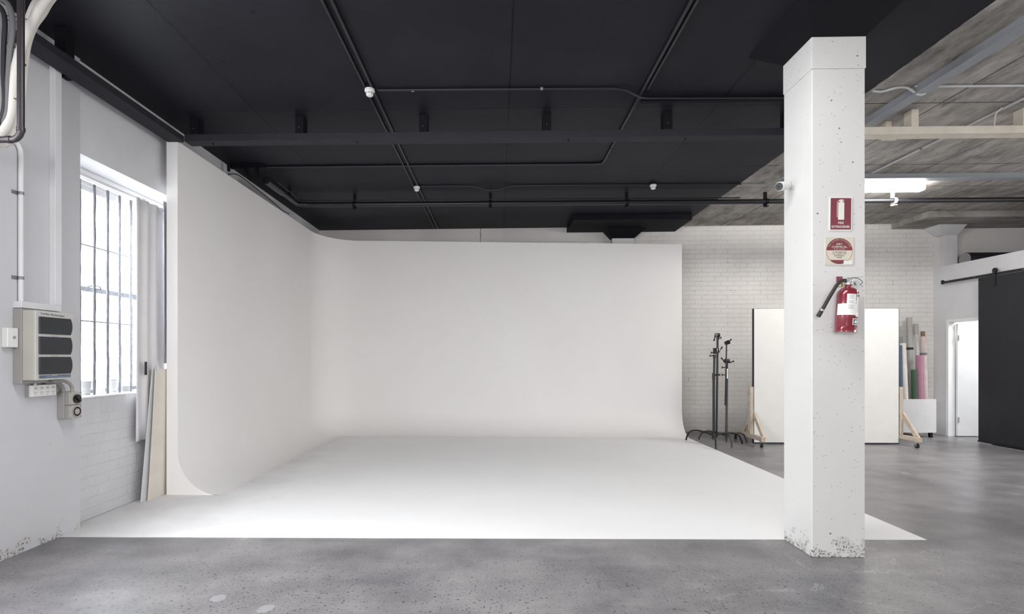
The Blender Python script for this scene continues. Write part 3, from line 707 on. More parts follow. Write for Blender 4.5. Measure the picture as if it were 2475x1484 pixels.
wp([(0.14, 0.07), (0.3, 0.085), (0.42, 0.078), (0.44, 0.066), (0.3, 0.063)], RB + 0.002); wp([(0.46, 0.084), (0.6, 0.088), (0.63, 0.07), (0.5, 0.062)], RB + 0.002)
mb.build('white_symbol', M_label, dl)

# ------------------------------------------------------------------ security camera
sc_ = thing('security_camera', 'white bullet security camera fixed to the left face of the column', 'camera', (2.2, 3.97, 2.72))
mb = MB(); mb.lathe([(0.03, 0), (0.03, 0.008), (0.015, 0.014)], rot_frame((cx0, 3.97, 2.715), (0, 1, 0), (0, 0, 1)) @ Matrix.Rotation(PI, 4, 'X'), 18)
mb.tube([(cx0 - 0.008, 3.97, 2.715), (cx0 - 0.035, 3.96, 2.71)], 0.012, 12); mb.build('mount', M_plastic_w, sc_)
A = Vector((cx0 - 0.03, 3.965, 2.715)); B = Vector((cx0 - 0.13, 3.90, 2.685)); dd = (B - A).normalized()
mb = MB(); mb.tube([A, A + dd * 0.006, B - dd * 0.004, B], [0.026, 0.031, 0.034, 0.032], 24); mb.build('housing', M_plastic_w, sc_)
mb = MB(); mb.tube([B, B + dd * 0.004], 0.029, 24); fc = mb.build('lens_face', M_blackpl, sc_)
mb = MB(); mb.tube([B + dd * 0.0035, B + dd * 0.006], 0.01, 16); mb.build('lens', M_smoked, fc)

# ------------------------------------------------------------------ steel beams
bY0, bY1, bZ0, bZ1 = 5.235, 5.365, 3.632, 3.705
bm_ = thing('hanging_beam', 'black steel beam hung across the studio above the cyclorama front', 'beam', (0, 5.3, bZ0))
mb = MB(); mb.box(-3.22, 3.3, bY0, bY1, bZ0, bZ1); mb.build('beam', M_beam, bm_, bevel=0.003)
for x in (-3.165, -2.07, -0.80, 0.455, 1.67, 2.88):
    mb = MB(); mb.box(x, x + 0.085, bY0 + 0.002, bY0 + 0.115, bZ1, HC); h = mb.build('hanger', M_black, bm_, bevel=0.003)
    MB().tube([(x + 0.04, bY0 + 0.003, bZ1 + 0.06), (x + 0.04, bY0 - 0.003, bZ1 + 0.06)], 0.004, 8).build('bolt', M_galv, h)
for x in (-2.95, -1.45, 0.72, 1.9):
    MB().tube([(x, 5.29, bZ0), (x, 5.29, bZ0 - 0.015)], 0.007, 8).build('bolt', M_black, bm_)
bm_ = thing('hanging_beam', 'cream steel beam continuing to the right of the column', 'beam', (5, 5.3, bZ0))
mb = MB(); mb.box(3.3, 9.0, bY0, bY1, bZ0, bZ1); mb.build('beam', M_cream, bm_, bevel=0.003)
for x, y0, z1 in ((4.11, 5.24, HC), (5.19, 5.24, HC), (6.35, 5.24, 3.80)):
    mb = MB(); mb.box(x, x + 0.07, y0, y0 + 0.1, bZ1, z1); mb.build('hanger', M_cream, bm_, bevel=0.003)
mb = MB(); mb.box(4.05, 4.11, 5.5, 5.58, 3.72, HC); mb.box(4.05, 4.2, 5.33, 5.58, 3.705, 3.72); mb.build('hanger', M_cream, bm_, bevel=0.003)
bm_ = thing('wall_beam', 'black steel beam running along the left wall below the ceiling', 'beam', (-3.3, 3.5, bZ0))
mb = MB(); mb.box(-3.385, -3.22, 3.5, 5.235, bZ0 - 0.012, bZ1 - 0.022); mb.build('beam', M_beam, bm_, bevel=0.003)
for y in (3.78,):
    mb = MB(); mb.box(-3.31, -3.22, y, y + 0.08, bZ1 - 0.022, HC); mb.build('hanger', M_black, bm_, bevel=0.003)
mb = MB(); mb.box(-3.45, -3.385, 4.0, 4.06, 3.63, 3.68); mb.build('wall_fixing', M_black, bm_)
def channel(name, label, x0, x1, y0, y1, z0, axis):
    t = thing(name, label, 'beam', ((x0 + x1) / 2, (y0 + y1) / 2, z0)); mb = MB()
    if axis == 'y':
        mb.box(x0, x1, y0, y1, z0, z0 + 0.008); mb.box(x0 + 0.02, x0 + 0.03, y0, y1, z0 + 0.008, HC); mb.box(x1 - 0.03, x1 - 0.02, y0, y1, z0 + 0.008, HC); mb.box(x0 + 0.03, x1 - 0.03, y0, y1, z0 + 0.008, z0 + 0.02)
    else:
        mb.box(x0, x1, y0, y1, z0, z0 + 0.008); mb.box(x0, x1, y0 + 0.02, y0 + 0.03, z0 + 0.008, HC); mb.box(x0, x1, y1 - 0.03, y1 - 0.02, z0 + 0.008, HC)
    mb.build('channel', M_greysteel, t)
channel('ceiling_channel', 'blue-grey steel channel running front to back on the bare ceiling', 3.77, 3.885, 0.5, 7.05, 3.80, 'y')
channel('ceiling_channel', 'blue-grey steel channel crossing the bare ceiling behind the column', 3.885, 9.0, 7.06, 7.18, 3.81, 'x')

# ------------------------------------------------------------------ ceiling pipes and conduits
def pipe(name, label, cat, pts, r, mat, n=12, clips=(), clipmat=None, group=None, cr=1.35):
    t = thing(name, label, cat, pts[0], group)
    MB().tube(pts, r, n).build('pipe_run' if r > 0.02 else 'conduit_run', mat, t)
    for (p, dr) in clips:
        p = Vector(p); dr = Vector(dr).normalized()
        MB().tube([p - dr * 0.012, p + dr * 0.012], r * cr, n).build('clip', clipmat or mat, t)
    return t
zc = HC - 0.014
sp = thing('sprinkler_pipe', 'black sprinkler pipe hung below the ceiling along the rear of the room', 'pipe', (0, 7.8, 3.73))
P = [(-3.03, 6.75, 3.73), (-3.03, 7.62, 3.73), (-3.02, 7.74, 3.73), (-2.96, 7.79, 3.73), (-2.86, 7.80, 3.73), (9.5, 7.80, 3.73)]
MB().tube(P, 0.036, 16).build('pipe_run', M_pipeblk, sp)
mb = MB(); mb.tube([(-3.03, 6.70, 3.73), (-3.03, 7.2, 3.73)], 0.05, 16); mb.build('end_sleeve', M_pipeblk, sp)
MB().tube([(-2.98, 6.9, 3.785), (-2.98, 7.7, 3.785), (-2.93, 7.78, 3.785), (3.6, 7.79, 3.785)], 0.009, 8).build('conduit_run', M_pipeblk, sp)
for x, m in ((-2.18, M_black), (-0.11, M_black), (1.94, M_black), (4.0, M_black), (5.87, M_cream), (-3.03, M_black)):
    y = 7.80 if x > -3 else 7.45
    mb = MB(); mb.box(x - 0.022, x + 0.022, y - 0.012 + 0.04, y + 0.012 + 0.04, 3.66, HC) if x > -3 else mb.box(x - 0.012, x + 0.012, y - 0.02, y + 0.02, 3.76, HC)
    mb.tube([(x - 0.02, 7.80, 3.73), (x + 0.02, 7.80, 3.73)], 0.043, 16) if x > -3 else None
    mb.box(x - 0.022, x + 0.022, y - 0.03, y + 0.03, 3.655, 3.665) if x > -3 else None
    mb.build('pipe_hanger', m, sp)
pipe('ceiling_conduit', 'black conduit running front to back on the ceiling, left one of the close pair', 'conduit', [(-1.205, 1.0, zc), (-1.205, 9.85, zc)], 0.011, M_pipeblk, clips=[((-1.205, y, zc), (0, 1, 0)) for y in (2.2, 3.3, 4.4, 6.4, 8.5)])
pipe('ceiling_conduit', 'black conduit running front to back on the ceiling, right one of the close pair', 'conduit', [(-1.14, 1.0, zc), (-1.14, 9.85, zc)], 0.013, M_pipeblk, clips=[((-1.14, y, zc), (0, 1, 0)) for y in (2.2, 3.3, 6.4, 8.5)])
pipe('ceiling_conduit', 'black conduit on the ceiling running back then turning left towards the wall', 'conduit', [(1.325, 1.0, zc), (1.33, 6.5, zc), (1.31, 6.58, zc), (1.24, 6.6, zc), (-3.3, 6.6, zc)], 0.014, M_pipeblk, clips=[((1.33, y, zc), (0, 1, 0)) for y in (3.4, 6.1)] + [((x, 6.6, zc), (1, 0, 0)) for x in (0.5, -0.9, -2.4)])
pipe('ceiling_conduit', 'second black conduit beside the one that turns left', 'conduit', [(1.37, 1.0, zc), (1.37, 4.75, zc)], 0.012, M_pipeblk)
pipe('ceiling_conduit', 'black cross conduit from the first smoke detector to the column', 'conduit', [(-1.1, 4.72, zc), (1.05, 4.74, zc), (1.17, 4.75, zc - 0.01), (1.33, 4.86, zc - 0.03), (1.42, 4.89, zc - 0.02), (3.0, 4.92, zc - 0.02), (3.42, 4.92, zc)], 0.011, M_pipeblk, clips=[((x, 4.73, zc), (1, 0, 0)) for x in (-0.78, 0.4)], clipmat=M_galv)
tag(MB().box(1.37, 3.3, 4.94, 4.99, HC - 0.035, HC).build('cable_tray', M_black), 'flat black cable tray beside the cross conduit in front of the beam', 'cable tray')
pipe('ceiling_conduit', 'thin black conduit linking the two rear smoke detectors', 'conduit', smooth_path([(-1.13, 7.40, zc), (-0.5, 7.4, zc), (-0.3, 7.4, zc - 0.02), (-0.15, 7.4, zc - 0.06), (0.0, 7.4, zc - 0.055), (0.15, 7.4, zc - 0.015), (0.35, 7.4, zc), (1.5, 7.4, zc), (3.45, 7.42, zc)], 5), 0.010, M_pipeblk)
pipe('ceiling_conduit', 'thin grey conduit beyond the painted area linked to the rear detectors', 'conduit', [(3.45, 7.42, zc), (3.77, 7.42, zc)], 0.010, M_greysteel)
pipe('ceiling_conduit', 'pale conduit crossing the bare ceiling to the right of the column', 'conduit', smooth_path([(3.46, 4.85, zc), (3.55, 4.86, zc), (3.62, 4.8, zc), (3.72, 4.79, zc - 0.005), (3.83, 4.78, HC - 0.09), (3.94, 4.78, zc - 0.005), (4.1, 4.78, zc), (8.0, 4.82, zc)], 4), 0.011, M_conduit, clips=[((4.85, 4.79, zc), (1, 0, 0))])
pipe('ceiling_conduit', 'pale conduit running front to back on the bare ceiling right of the column', 'conduit', [(4.98, 1.0, zc), (4.98, 7.0, zc)], 0.013, M_conduit, clips=[((4.98, 6.2, zc), (0, 1, 0)), ((4.98, 4.6, zc), (0, 1, 0))], clipmat=M_galv)
pipe('drop_cable', 'white cable loop dropping from the ceiling to the cream beam', 'cable', smooth_path([(4.95, 5.2, zc), (4.93, 5.24, zc - 0.04), (4.925, 5.25, zc - 0.1), (4.93, 5.26, 3.71)], 5), 0.006, M_cablew, 8)
def detector(loc, label):
    t = thing('smoke_detector', label, 'smoke detector', loc, 'white smoke detectors on the black ceiling')
    x, y, z = loc; M = Matrix.Translation(loc)
    MB().lathe([(0.034, 0.0), (0.045, -0.002), (0.046, -0.02), (0.04, -0.026)], M, 28).build('base_ring', M_plastic_w, t)
    MB().lathe([(0.04, -0.026), (0.036, -0.036), (0.0305, -0.038), (0.0305, -0.046), (0.034, -0.048), (0.030, -0.058), (0.022, -0.064), (0.005, -0.066)], M, 28).build('sensor_head', M_plastic_w, t)
    mb = MB()
    for k in range(8):
        a = 2 * PI * k / 8; d = Vector((math.cos(a), math.sin(a), 0)); p = Vector(loc) + d * 0.033 + Vector((0, 0, -0.042))
        mb.bar(p - d.cross(Vector((0, 0, 1))) * 0.004, p + d.cross(Vector((0, 0, 1))) * 0.004, 0.003, 0.005)
    mb.build('vent_slot', M_ink, t)
    return t
detector((-1.165, 4.68, HC - 0.026), 'white smoke detector nearest the viewer, on the pair of conduits')
detector((-1.16, 7.38, HC - 0.026), 'white smoke detector on the pair of conduits behind the black beam')
detector((2.2, 7.38, HC - 0.026), 'white smoke detector alone near the bare concrete edge')
for o in list(bpy.data.objects):
    if o.name.startswith('smoke_detector'):
        x, y, z = o.location
        MB().lathe([(0.05, HC - z), (0.05, 0.0)], Matrix.Translation((x, y, z)), 20).build('mounting_block', M_black, o)
# bracket and loose cable near the left wall
t = thing('hanging_bracket', 'black metal bracket hanging from the ceiling at the left wall', 'bracket', (-3.2, 6.5, 3.8))
mb = MB(); mb.box(-3.42, -2.98, 6.52, 6.57, HC - 0.05, HC); mb.build('rail', M_black, t)
mb = MB(); mb.bar((-3.22, 6.5, HC - 0.05), (-3.13, 6.5, 3.66), 0.05, 0.012, (0, 1, 0)); mb.build('strap', M_black, t)
mb = MB(); mb.bar((-3.07, 6.5, HC - 0.05), (-3.04, 6.5, 3.67), 0.05, 0.012, (0, 1, 0)); mb.build('strap', M_black, t)
mb = MB(); mb.tube([(-3.37, 6.4, HC - 0.03), (-3.38, 6.42, HC - 0.13)], 0.018, 12); mb.build('spigot', M_black, t)
def WL(u, v, X=-3.43):
    s = (1203 - u) / -X; d = 1250 / s
    return (X, d - 0.083, 1.42 + (862 - v) / s)
tag(MB().tube(smooth_path([(-3.45, 6.42, 3.70), (-3.45, 6.75, 3.83), (-3.452, 7.05, 3.84), (-3.455, 7.45, 3.82), (-3.455, 7.85, 3.80), (-3.455, 8.2, 3.77), (-3.455, 8.5, 3.79)], 5), 0.005, 6).build('loose_cable', M_ink), 'loose black cable sagging along the top of the left wall', 'cable')

# ------------------------------------------------------------------ lamp
t = thing('fluorescent_lamp', 'lit fluorescent tube light under the bare ceiling right of the column', 'lamp', (5.4, 7.45, 3.8))
MB().box(4.78, 6.02, 7.40, 7.50, HC - 0.04, HC).build('housing', M_plastic_w, t, bevel=0.004)
mb = MB(); mb.box(4.80, 6.0, 7.385, 7.515, HC - 0.125, HC - 0.04); mb.build('diffuser', M_tube, t, bevel=0.03)
sc_ = None

# ------------------------------------------------------------------ left wall fittings
XW = -3.45
sb = thing('switchboard', 'beige electrical switchboard with three dark windows on the left wall', 'switchboard', (XW, 3.78, 1.25))
MB().box(XW, -3.385, 3.595, 3.93, 1.225, 1.765).build('back_box', M_plastic_grey, sb, bevel=0.003)
mb = MB(); mb.box(-3.385, -3.292, 3.598, 3.93, 1.25, 1.752); mb.build('body', M_plastic_beige, sb, bevel=0.006)
mb = MB(); mb.box(-3.293, -3.286, 3.598, 3.93, 1.25, 1.752); mb.build('front_cover', M_coverw, sb, bevel=0.003)
for z0, z1 in ((1.585, 1.708), (1.437, 1.565), (1.292, 1.418)):
    # door with a bulging far end
    pts = []; y0, y1 = 3.622, 3.893
    prof = [(y0, z0), (y1, z0), (y1 + 0.012, z0 + 0.03), (y1 + 0.016, (z0 + z1) / 2), (y1 + 0.012, z1 - 0.03), (y1, z1), (y0, z1)]
    n = len(prof); mb = MB()
    mb.poly([(-3.287, a, b) for a, b in prof] + [(-3.277, a, b) for a, b in prof], [tuple(range(n)), tuple(range(2 * n - 1, n - 1, -1))] + [(i, (i + 1) % n, n + (i + 1) % n, n + i) for i in range(n)])
    dr = mb.build('window_door', M_smoked, sb, bevel=0.002)
    mb = MB(); mb.box(-3.287, -3.281, 3.73, 3.775, z0 - 0.012, z0 - 0.003); mb.build('finger_tab', M_plastic_beige, dr)
mb = MB(); mb.box(-3.2865, -3.2845, 3.624, 3.90, 1.262, 1.285); bl = mb.build('label_strip', M_bluelabel, sb)
ML = rot_frame((-3.2842, 3.75, 1.732), (0, 1, 0), (0, 0, 1))
mb = MB(); text_mb(mb, 'Front Row : Main Switch Board', 0.2, 0.014, off(ML, 0, -0.01, -0.003, -0.03)); mb.build('handwriting', M_ink, sb)
mb = MB()
for k in range(7):
    for j in range(3): mb.box(-3.2844, -3.2842, 3.63 + k * 0.008, 3.63 + k * 0.008 + random.uniform(.003, .006), 1.265 + j * 0.006, 1.268 + j * 0.006)
mb.build('marker_scribble', M_ink, bl); mb = MB()
for k in range(14): mb.box(-3.2844, -3.2842, 3.74 + k * 0.008, 3.745 + k * 0.008, 1.277 + random.uniform(0, .002), 1.281)
mb.build('marker_scribble', M_ink, bl)
iso = thing('isolator_switch', 'small white isolator box left of the switchboard', 'switch', (XW, 3.55, 1.55))
mb = MB(); mb.box(XW, -3.405, 3.51, 3.592, 1.485, 1.622); mb.build('box', M_plastic_w, iso, bevel=0.004)
mb = MB(); mb.tube([(-3.405, 3.56, 1.555), (-3.402, 3.56, 1.555)], 0.011, 16); mb.build('key_disc', M_plastic_grey, iso)
po = thing('power_outlet', 'white four-gang power outlet under the switchboard', 'power outlet', (XW, 3.79, 1.17))
mb = MB(); mb.box(XW, -3.42, 3.69, 3.895, 1.125, 1.21); mb.build('mounting_block', M_plastic_grey, po, bevel=0.003)
mb = MB(); mb.box(-3.42, -3.394, 3.69, 3.895, 1.125, 1.21); mb.build('face_plate', M_plastic_w, po, bevel=0.003)
for k in range(4):
    y = 3.717 + k * 0.05
    mb = MB(); mb.tube([(-3.3945, y, 1.188), (-3.391, y, 1.188)], 0.009, 14); mb.build('switch', M_plastic_beige, po)
    mb = MB()
    for dy, dz, a in ((-0.008, 0.0, 0.5), (0.008, 0.0, -0.5), (0, -0.016, 0)):
        mb.bar((-3.3935, y + dy - math.sin(a) * 0.005, 1.155 + dz - math.cos(a) * 0.005), (-3.3935, y + dy + math.sin(a) * 0.005, 1.155 + dz + math.cos(a) * 0.005), 0.0022, 0.001, (1, 0, 0))
    mb.build('socket_slots', M_ink, po)
ip = thing('industrial_outlet', 'grey industrial outlet with black rotary switch and round socket', 'power outlet', (XW, 4.02, 1.03))
mb = MB(); mb.box(XW, -3.39, 3.965, 4.085, 0.93, 1.143); mb.build('back_box', M_plastic_grey, ip, bevel=0.006)
mb = MB(); mb.box(-3.389, -3.352, 3.965, 4.085, 1.04, 1.143); sw = mb.build('switch_module', M_plastic_grey, ip, bevel=0.004)
mb = MB(); mb.box(-3.353, -3.350, 3.968, 4.082, 1.043, 1.14); mb.build('face_plate', M_plastic_beige, sw)
mb = MB(); mb.tube([(-3.35, 4.032, 1.085), (-3.338, 4.032, 1.085)], 0.035, 28); mb.bar((-3.332, 4.012, 1.105), (-3.332, 4.052, 1.065), 0.014, 0.012, (1, 0, 0)); mb.build('rotary_switch', M_blackpl, sw)
mb = MB(); mb.box(-3.389, -3.352, 3.965, 4.085, 0.93, 1.038); so = mb.build('socket_module', M_plastic_grey, ip, bevel=0.004)
mb = MB(); mb.box(-3.353, -3.350, 3.968, 4.082, 0.933, 1.035); mb.build('face_plate', M_plastic_beige, so)
MR = rot_frame((-3.35, 4.03, 0.985), (0, 1, 0), (0, 0, 1))
mb = MB(); mb.lathe([(0.041, 0), (0.041, 0.008), (0.036, 0.009), (0.036, 0.0)], MR, 28); mb.build('socket_ring', M_plastic_grey, so)
mb = MB(); mb.lathe([(0.033, 0), (0.033, 0.012), (0.030, 0.012), (0.030, 0.001)], MR, 28); mb.build('socket_shroud', M_blackpl, so)
mb = MB(); mb.lathe([(0.024, 0), (0.024, 0.01)], MR, 24); mb.build('socket_core', M_plastic_beige, so)
mb = MB()
for a in range(4):
    p = MR @ Vector((0.013 * math.cos(a * PI / 2), 0.013 * math.sin(a * PI / 2), 0.0100)); mb.tube([p, p + Vector((0.001, 0, 0))], 0.003, 8)
mb.build('pin_holes', M_ink, so)
for (yy, zz) in ((3.975, 1.133), (4.075, 1.133), (3.975, 1.05), (4.075, 1.05), (3.975, 1.027), (4.075, 1.027), (3.975, 0.942), (4.075, 0.942)):
    MB().tube([(-3.351, yy, zz), (-3.349, yy, zz)], 0.003, 8).build('screw', M_ink, sw if zz > 1.04 else so)
# flexible conduit from board to industrial outlet
tag(MB().tube(smooth_path([(-3.36, 3.82, 1.235), (-3.36, 3.9, 1.235), (-3.365, 3.975, 1.215), (-3.37, 4.01, 1.18), (-3.37, 4.015, 1.143)], 5), 0.0125, 12).build('flexible_conduit', M_plastic_grey), 'grey bent conduit from the switchboard down to the industrial outlet, outer one', 'conduit')
tag(MB().tube(smooth_path([(-3.41, 3.82, 1.225), (-3.41, 3.9, 1.222), (-3.412, 3.955, 1.2), (-3.415, 3.98, 1.17), (-3.415, 3.985, 1.143)], 5), 0.0125, 12).build('flexible_conduit', M_plastic_grey), 'grey bent conduit from the switchboard down to the industrial outlet, inner one', 'conduit')
tag(MB().tube([(-3.42, 3.74, 1.21), (-3.42, 3.74, 1.228)], 0.009, 10).build('short_conduit', M_plastic_w), 'short white conduit stub above the four-gang outlet', 'conduit')
# trunking
tag(MB().box(XW, -3.385, 3.595, 3.93, 1.768, 1.815).build('cable_trunking', M_wallwhite, bevel=0.003), 'white horizontal cable trunking directly above the switchboard', 'cable trunking')
tag(MB().box(XW, -3.402, 3.895, 3.955, 1.817, 3.71).build('cable_trunking', M_wallwhite, bevel=0.003), 'white vertical cable trunking rising to the black wall beam', 'cable trunking')
cd = thing('wall_conduit', 'white vertical conduit on the left wall above the trunking', 'conduit', (XW, 3.64, 1.815))
MB().tube(smooth_path([(-3.432, 3.64, 1.815), (-3.432, 3.64, 2.2), (-3.432, 3.64, 2.7), (-3.432, 3.64, 2.87), (-3.432, 3.63, 2.92), (-3.434, 3.60, 2.95), (-3.436, 3.5, 2.965), (-3.436, 3.2, 2.965)], 5), 0.0165, 12).build('conduit_run', M_wallwhite, cd)
for z in (1.42 + (862 - 467) / 336, 1.42 + (862 - 672) / 336):
    mb = MB(); mb.box(XW, XW + 0.004, 3.585, 3.665, z - 0.013, z + 0.013); mb.tube([(-3.432, 3.64, z - 0.011), (-3.432, 3.64, z + 0.011)], 0.0185, 12); mb.build('saddle_clip', M_galv, cd)
# dark pipe and cable bundle at the top left
PXP, PYP, PZP = -2.985, 3.165, 2.78
tag(MB().tube(smooth_path([(PXP, PYP, HC), (PXP, PYP, 3.4), (PXP, PYP, PZP + 0.11), (PXP - 0.003, PYP, PZP + 0.04), (PXP - 0.03, PYP, PZP + 0.006), (PXP - 0.08, PYP, PZP), (PXP - 0.2, PYP, PZP), (-3.45, PYP, PZP)], 6), 0.0195, 16).build('brown_pipe', simple('dark_brown_pipe', (0.025, 0.021, 0.024), 0.4)), 'dark brown pipe coming down from the ceiling and turning into the left wall', 'pipe')
for (c0, c1) in (((PXP, PYP, PZP + 0.05), (PXP, PYP, PZP + 0.075)), ((PXP - 0.06, PYP, PZP), (PXP - 0.085, PYP, PZP))):
    MB().tube([c0, c1], 0.023, 14).build('pipe_socket', MATS['dark_brown_pipe'], bpy.data.objects['brown_pipe'])
def BP(u, v, s, dy=0): return ((u - 1203) / s, 1250 / s - 0.085 + dy, min(HC - 0.02, 1.42 + (862 - v) / s))
cbn = thing('cable_bundle', 'bundle of thick white, grey and black cables at the top of the left wall', 'cables', (-3.2, 3.27, 3.0))
def cable(pix, s, r, mat, label):
    pts = [BP(u, v, s) for u, v in pix]
    pts = [(max(x, XW + r * 0.2), y, z) for x, y, z in pts]
    o = MB().tube(smooth_path(pts, 5), r, 12).build('cable', mat, cbn); o['label'] = label; return o
cable([(190, -62), (158, -40), (122, -4), (95, 32), (72, 80), (52, 130), (38, 190), (32, 250), (22, 295), (2, 325), (-30, 345)], 372, 0.027, M_cablew, 'thick white cable')
cable([(160, -66), (130, -38), (98, 3), (80, 35), (60, 90), (47, 150), (44, 220), (42, 280), (30, 318), (8, 342), (-30, 362)], 366, 0.025, M_cablew, 'white cable')
cable([(200, -58), (160, -28), (128, 4), (108, 36), (86, 66), (70, 110), (62, 170), (56, 240), (50, 300), (40, 335), (10, 352)], 364, 0.020, M_cablew, 'white cable behind the brown pipe')
cable([(-30, -10), (4, 0), (22, 12), (32, 40), (33, 80), (27, 130), (24, 190), (21, 245), (14, 285), (-10, 315)], 374, 0.017, M_cableg, 'grey conduit')
cable([(-30, 0), (-4, 12), (10, 30), (15, 60), (12, 110), (11, 180), (14, 240), (9, 280), (-10, 318)], 375, 0.014, M_ink, 'black cable')
for v, ua, ub in ((50, 10, 82), (110, 14, 40), (152, 8, 64), (242, 12, 60)):
    c = Vector(BP((ua + ub) / 2, v, 370)); a = (ub - ua) / 2 / 370
    pts = [c + Vector((a * math.cos(q), 0.036 * math.sin(q), -0.014 * math.cos(q))) for q in [2 * PI * k / 20 for k in range(21)]]
    MB().tube(pts, 0.003, 6, caps=False).build('cable_tie', M_ink, cbn)

# ------------------------------------------------------------------ curtains and boards by the window
def curtain(name, y0, y1, z0, z1, x, waves, amp, mat, label, th=0.003, drift=0.0, x_tilt=0.0):
    mb = MB(); nx, nz = waves * 10, 14; grid = []
    for j in range(nz + 1):
        t = j / nz; z = z1 + (z0 - z1) * t; row = []
        for i in range(nx + 1):
            s = i / nx; y = y0 + (y1 - y0) * s + drift * t * (1 - s)
            xx = x + amp * (0.7 + 0.3 * t) * math.sin(2 * PI * waves * s + 0.6 * math.sin(3 * t) + 0.5) + x_tilt * t
            row.append(mb.bm.verts.new((xx, y, z)))
        grid.append(row)
    for a, b in zip(grid, grid[1:]):
        for i in range(nx):
            f = mb.bm.faces.new((a[i], a[i + 1], b[i + 1], b[i])); f.smooth = True
    o = mb.build(name, mat); so = o.modifiers.new('thick', 'SOLIDIFY'); so.thickness = th
    return tag(o, label, 'curtain')
curtain('curtain', 4.93, 5.33, 0.60, 2.97, -3.51, 3, 0.02, M_curtain, 'white cloth curtain hanging bunched beside the window', drift=-0.03, x_tilt=0.01)
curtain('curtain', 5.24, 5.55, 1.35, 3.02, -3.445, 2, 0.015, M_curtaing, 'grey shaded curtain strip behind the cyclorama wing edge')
tp = tag(MB().box(-3.461, -3.459, 4.985, 5.02, 1.24, 1.37).build('tape_patch', M_ink), 'small black tape patch on the white curtain', 'tape')
# leaning boards
def leaning(name, y0, y1, z1, xb, xt, th, bow, mat, label, ytop=0.0):
    mb = MB(); n = 10; fr = []
    for k in range(n + 1):
        t = k / n; x = xb + (xt - xb) * t + bow * math.sin(PI * t); fr.append([mb.bm.verts.new(p) for p in ((x, y0 + ytop * t, z1 * t + 0.005), (x, y1, z1 * t + 0.005), (x - th, y1, z1 * t + 0.005), (x - th, y0 + ytop * t, z1 * t + 0.005))])
    for a, b in zip(fr, fr[1:]):
        for i in range(4): mb.bm.faces.new((a[i], a[(i + 1) % 4], b[(i + 1) % 4], b[i]))
    mb.bm.faces.new(fr[0][::-1]); mb.bm.faces.new(fr[-1])
    return tag(mb.build(name, mat), label, 'board')
leaning('leaning_board', 4.99, 5.31, 1.29, -3.425, -3.405, 0.010, 0.004, M_mdf, 'cream board leaning at the end of the cyclorama wall', ytop=0.08)
leaning('leaning_board', 4.93, 5.12, 1.345, -3.455, -3.432, 0.010, 0.0, M_greyboard, 'narrow light grey board behind the cream one', ytop=0.14)

# ------------------------------------------------------------------ C-stands
def leg_path(ang, R, z=0.15):
    c, s = math.cos(ang), math.sin(ang)
    return smooth_path([(0.015 * c, 0.015 * s, z), (0.25 * R * c, 0.25 * R * s, z + 0.03), (0.6 * R * c, 0.6 * R * s, z + 0.045), (0.85 * R * c, 0.85 * R * s, z + 0.01), (0.97 * R * c, 0.97 * R * s, z * 0.45), (R * c, R * s, 0.01)], 5)
def at(pts, o): return [Vector(p) + Vector(o) for p in pts]
def knob(mb, p, d, L=0.035):
    p = Vector(p); d = Vector(d).normalized(); mb.tube([p, p + d * L], 0.007, 8); e = p + d * L
    mb.tube([e + Vector((0, 0, -0.018)), e, e + Vector((0, 0, 0.018))], 0.009, 8)
def lever(mb, p, d, L=0.06):
    p = Vector(p); d = Vector(d).normalized(); mb.tube([p, p + d * L * 0.5, p + d * L], [0.011, 0.008, 0.014], 10)
o = (3.47, 8.40, 0.004)
st = thing('light_stand', 'black light stand with folded grip arm, left and taller of the two', 'light stand', o, 'light stands beside the cyclorama')
for a, r in ((-109, 0.49), (126, 0.5), (4, 0.47)):
    lg = MB().tube(at(leg_path(math.radians(a), r), o), 0.0145, 10).build('leg', M_pipeblk, st)
mb = MB(); mb.tube(at([(0, 0, 0.12), (0, 0, 1.09)], o), 0.0195, 14); mb.build('lower_pole', M_pipeblk, st)
mb = MB(); mb.tube(at([(0, 0, 0.1), (0, 0, 0.22)], o), 0.028, 14); knob(mb, at([(-0.02, 0, 0.19)], o)[0], (-1, -0.3, 0)); knob(mb, at([(-0.015, -0.02, 0.1)], o)[0], (-0.6, -1, 0), 0.03); mb.build('base_collar', M_blackpl, st)
mb = MB(); mb.tube(at([(0, 0, 1.05), (0, 0, 1.15)], o), 0.024, 14); mb.box(o[0], o[0] + 0.075, o[1] - 0.014, o[1] + 0.014, 1.11, 1.14); knob(mb, at([(0.08, 0, 1.125)], o)[0], (1, 0, 0), 0.015); mb.build('riser_collar', M_blackpl, st)
mb = MB(); mb.tube(at([(0.004, 0, 1.09), (0.012, 0, 1.42)], o), 0.0165, 12); mb.build('upper_pole', M_pipeblk, st)
mb = MB(); mb.tube(at([(0.012, 0, 1.39), (0.012, 0, 1.45)], o), 0.022, 12); knob(mb, at([(-0.01, 0, 1.43)], o)[0], (-1, 0, 0), 0.045); mb.build('top_collar', M_blackpl, st)
mb = MB(); mb.box(o[0] - 0.005, o[0] + 0.03, o[1] - 0.02, o[1] + 0.02, 1.465, 1.56); knob(mb, at([(0.0, 0, 1.48)], o)[0], (-1, 0, 0), 0.04); g = mb.build('grip_head', M_blackpl, st)
mb = MB(); mb.tube(at([(0.035, -0.012, 1.515), (0.05, -0.012, 1.515)], o), 0.036, 20); mb.tube(at([(0.068, -0.012, 1.515), (0.085, -0.012, 1.515)], o), 0.036, 20); mb.build('grip_disc', M_chrome, g)
mb = MB(); lever(mb, at([(0.09, -0.01, 1.51)], o)[0], (0.6, 0, 0.9), 0.075); mb.build('grip_lever', M_blackpl, g)
mb = MB(); mb.tube(at([(0.05, 0.015, 0.12), (0.066, 0.01, 1.72)], o), 0.0165, 12); mb.build('grip_arm', M_pipeblk, st)
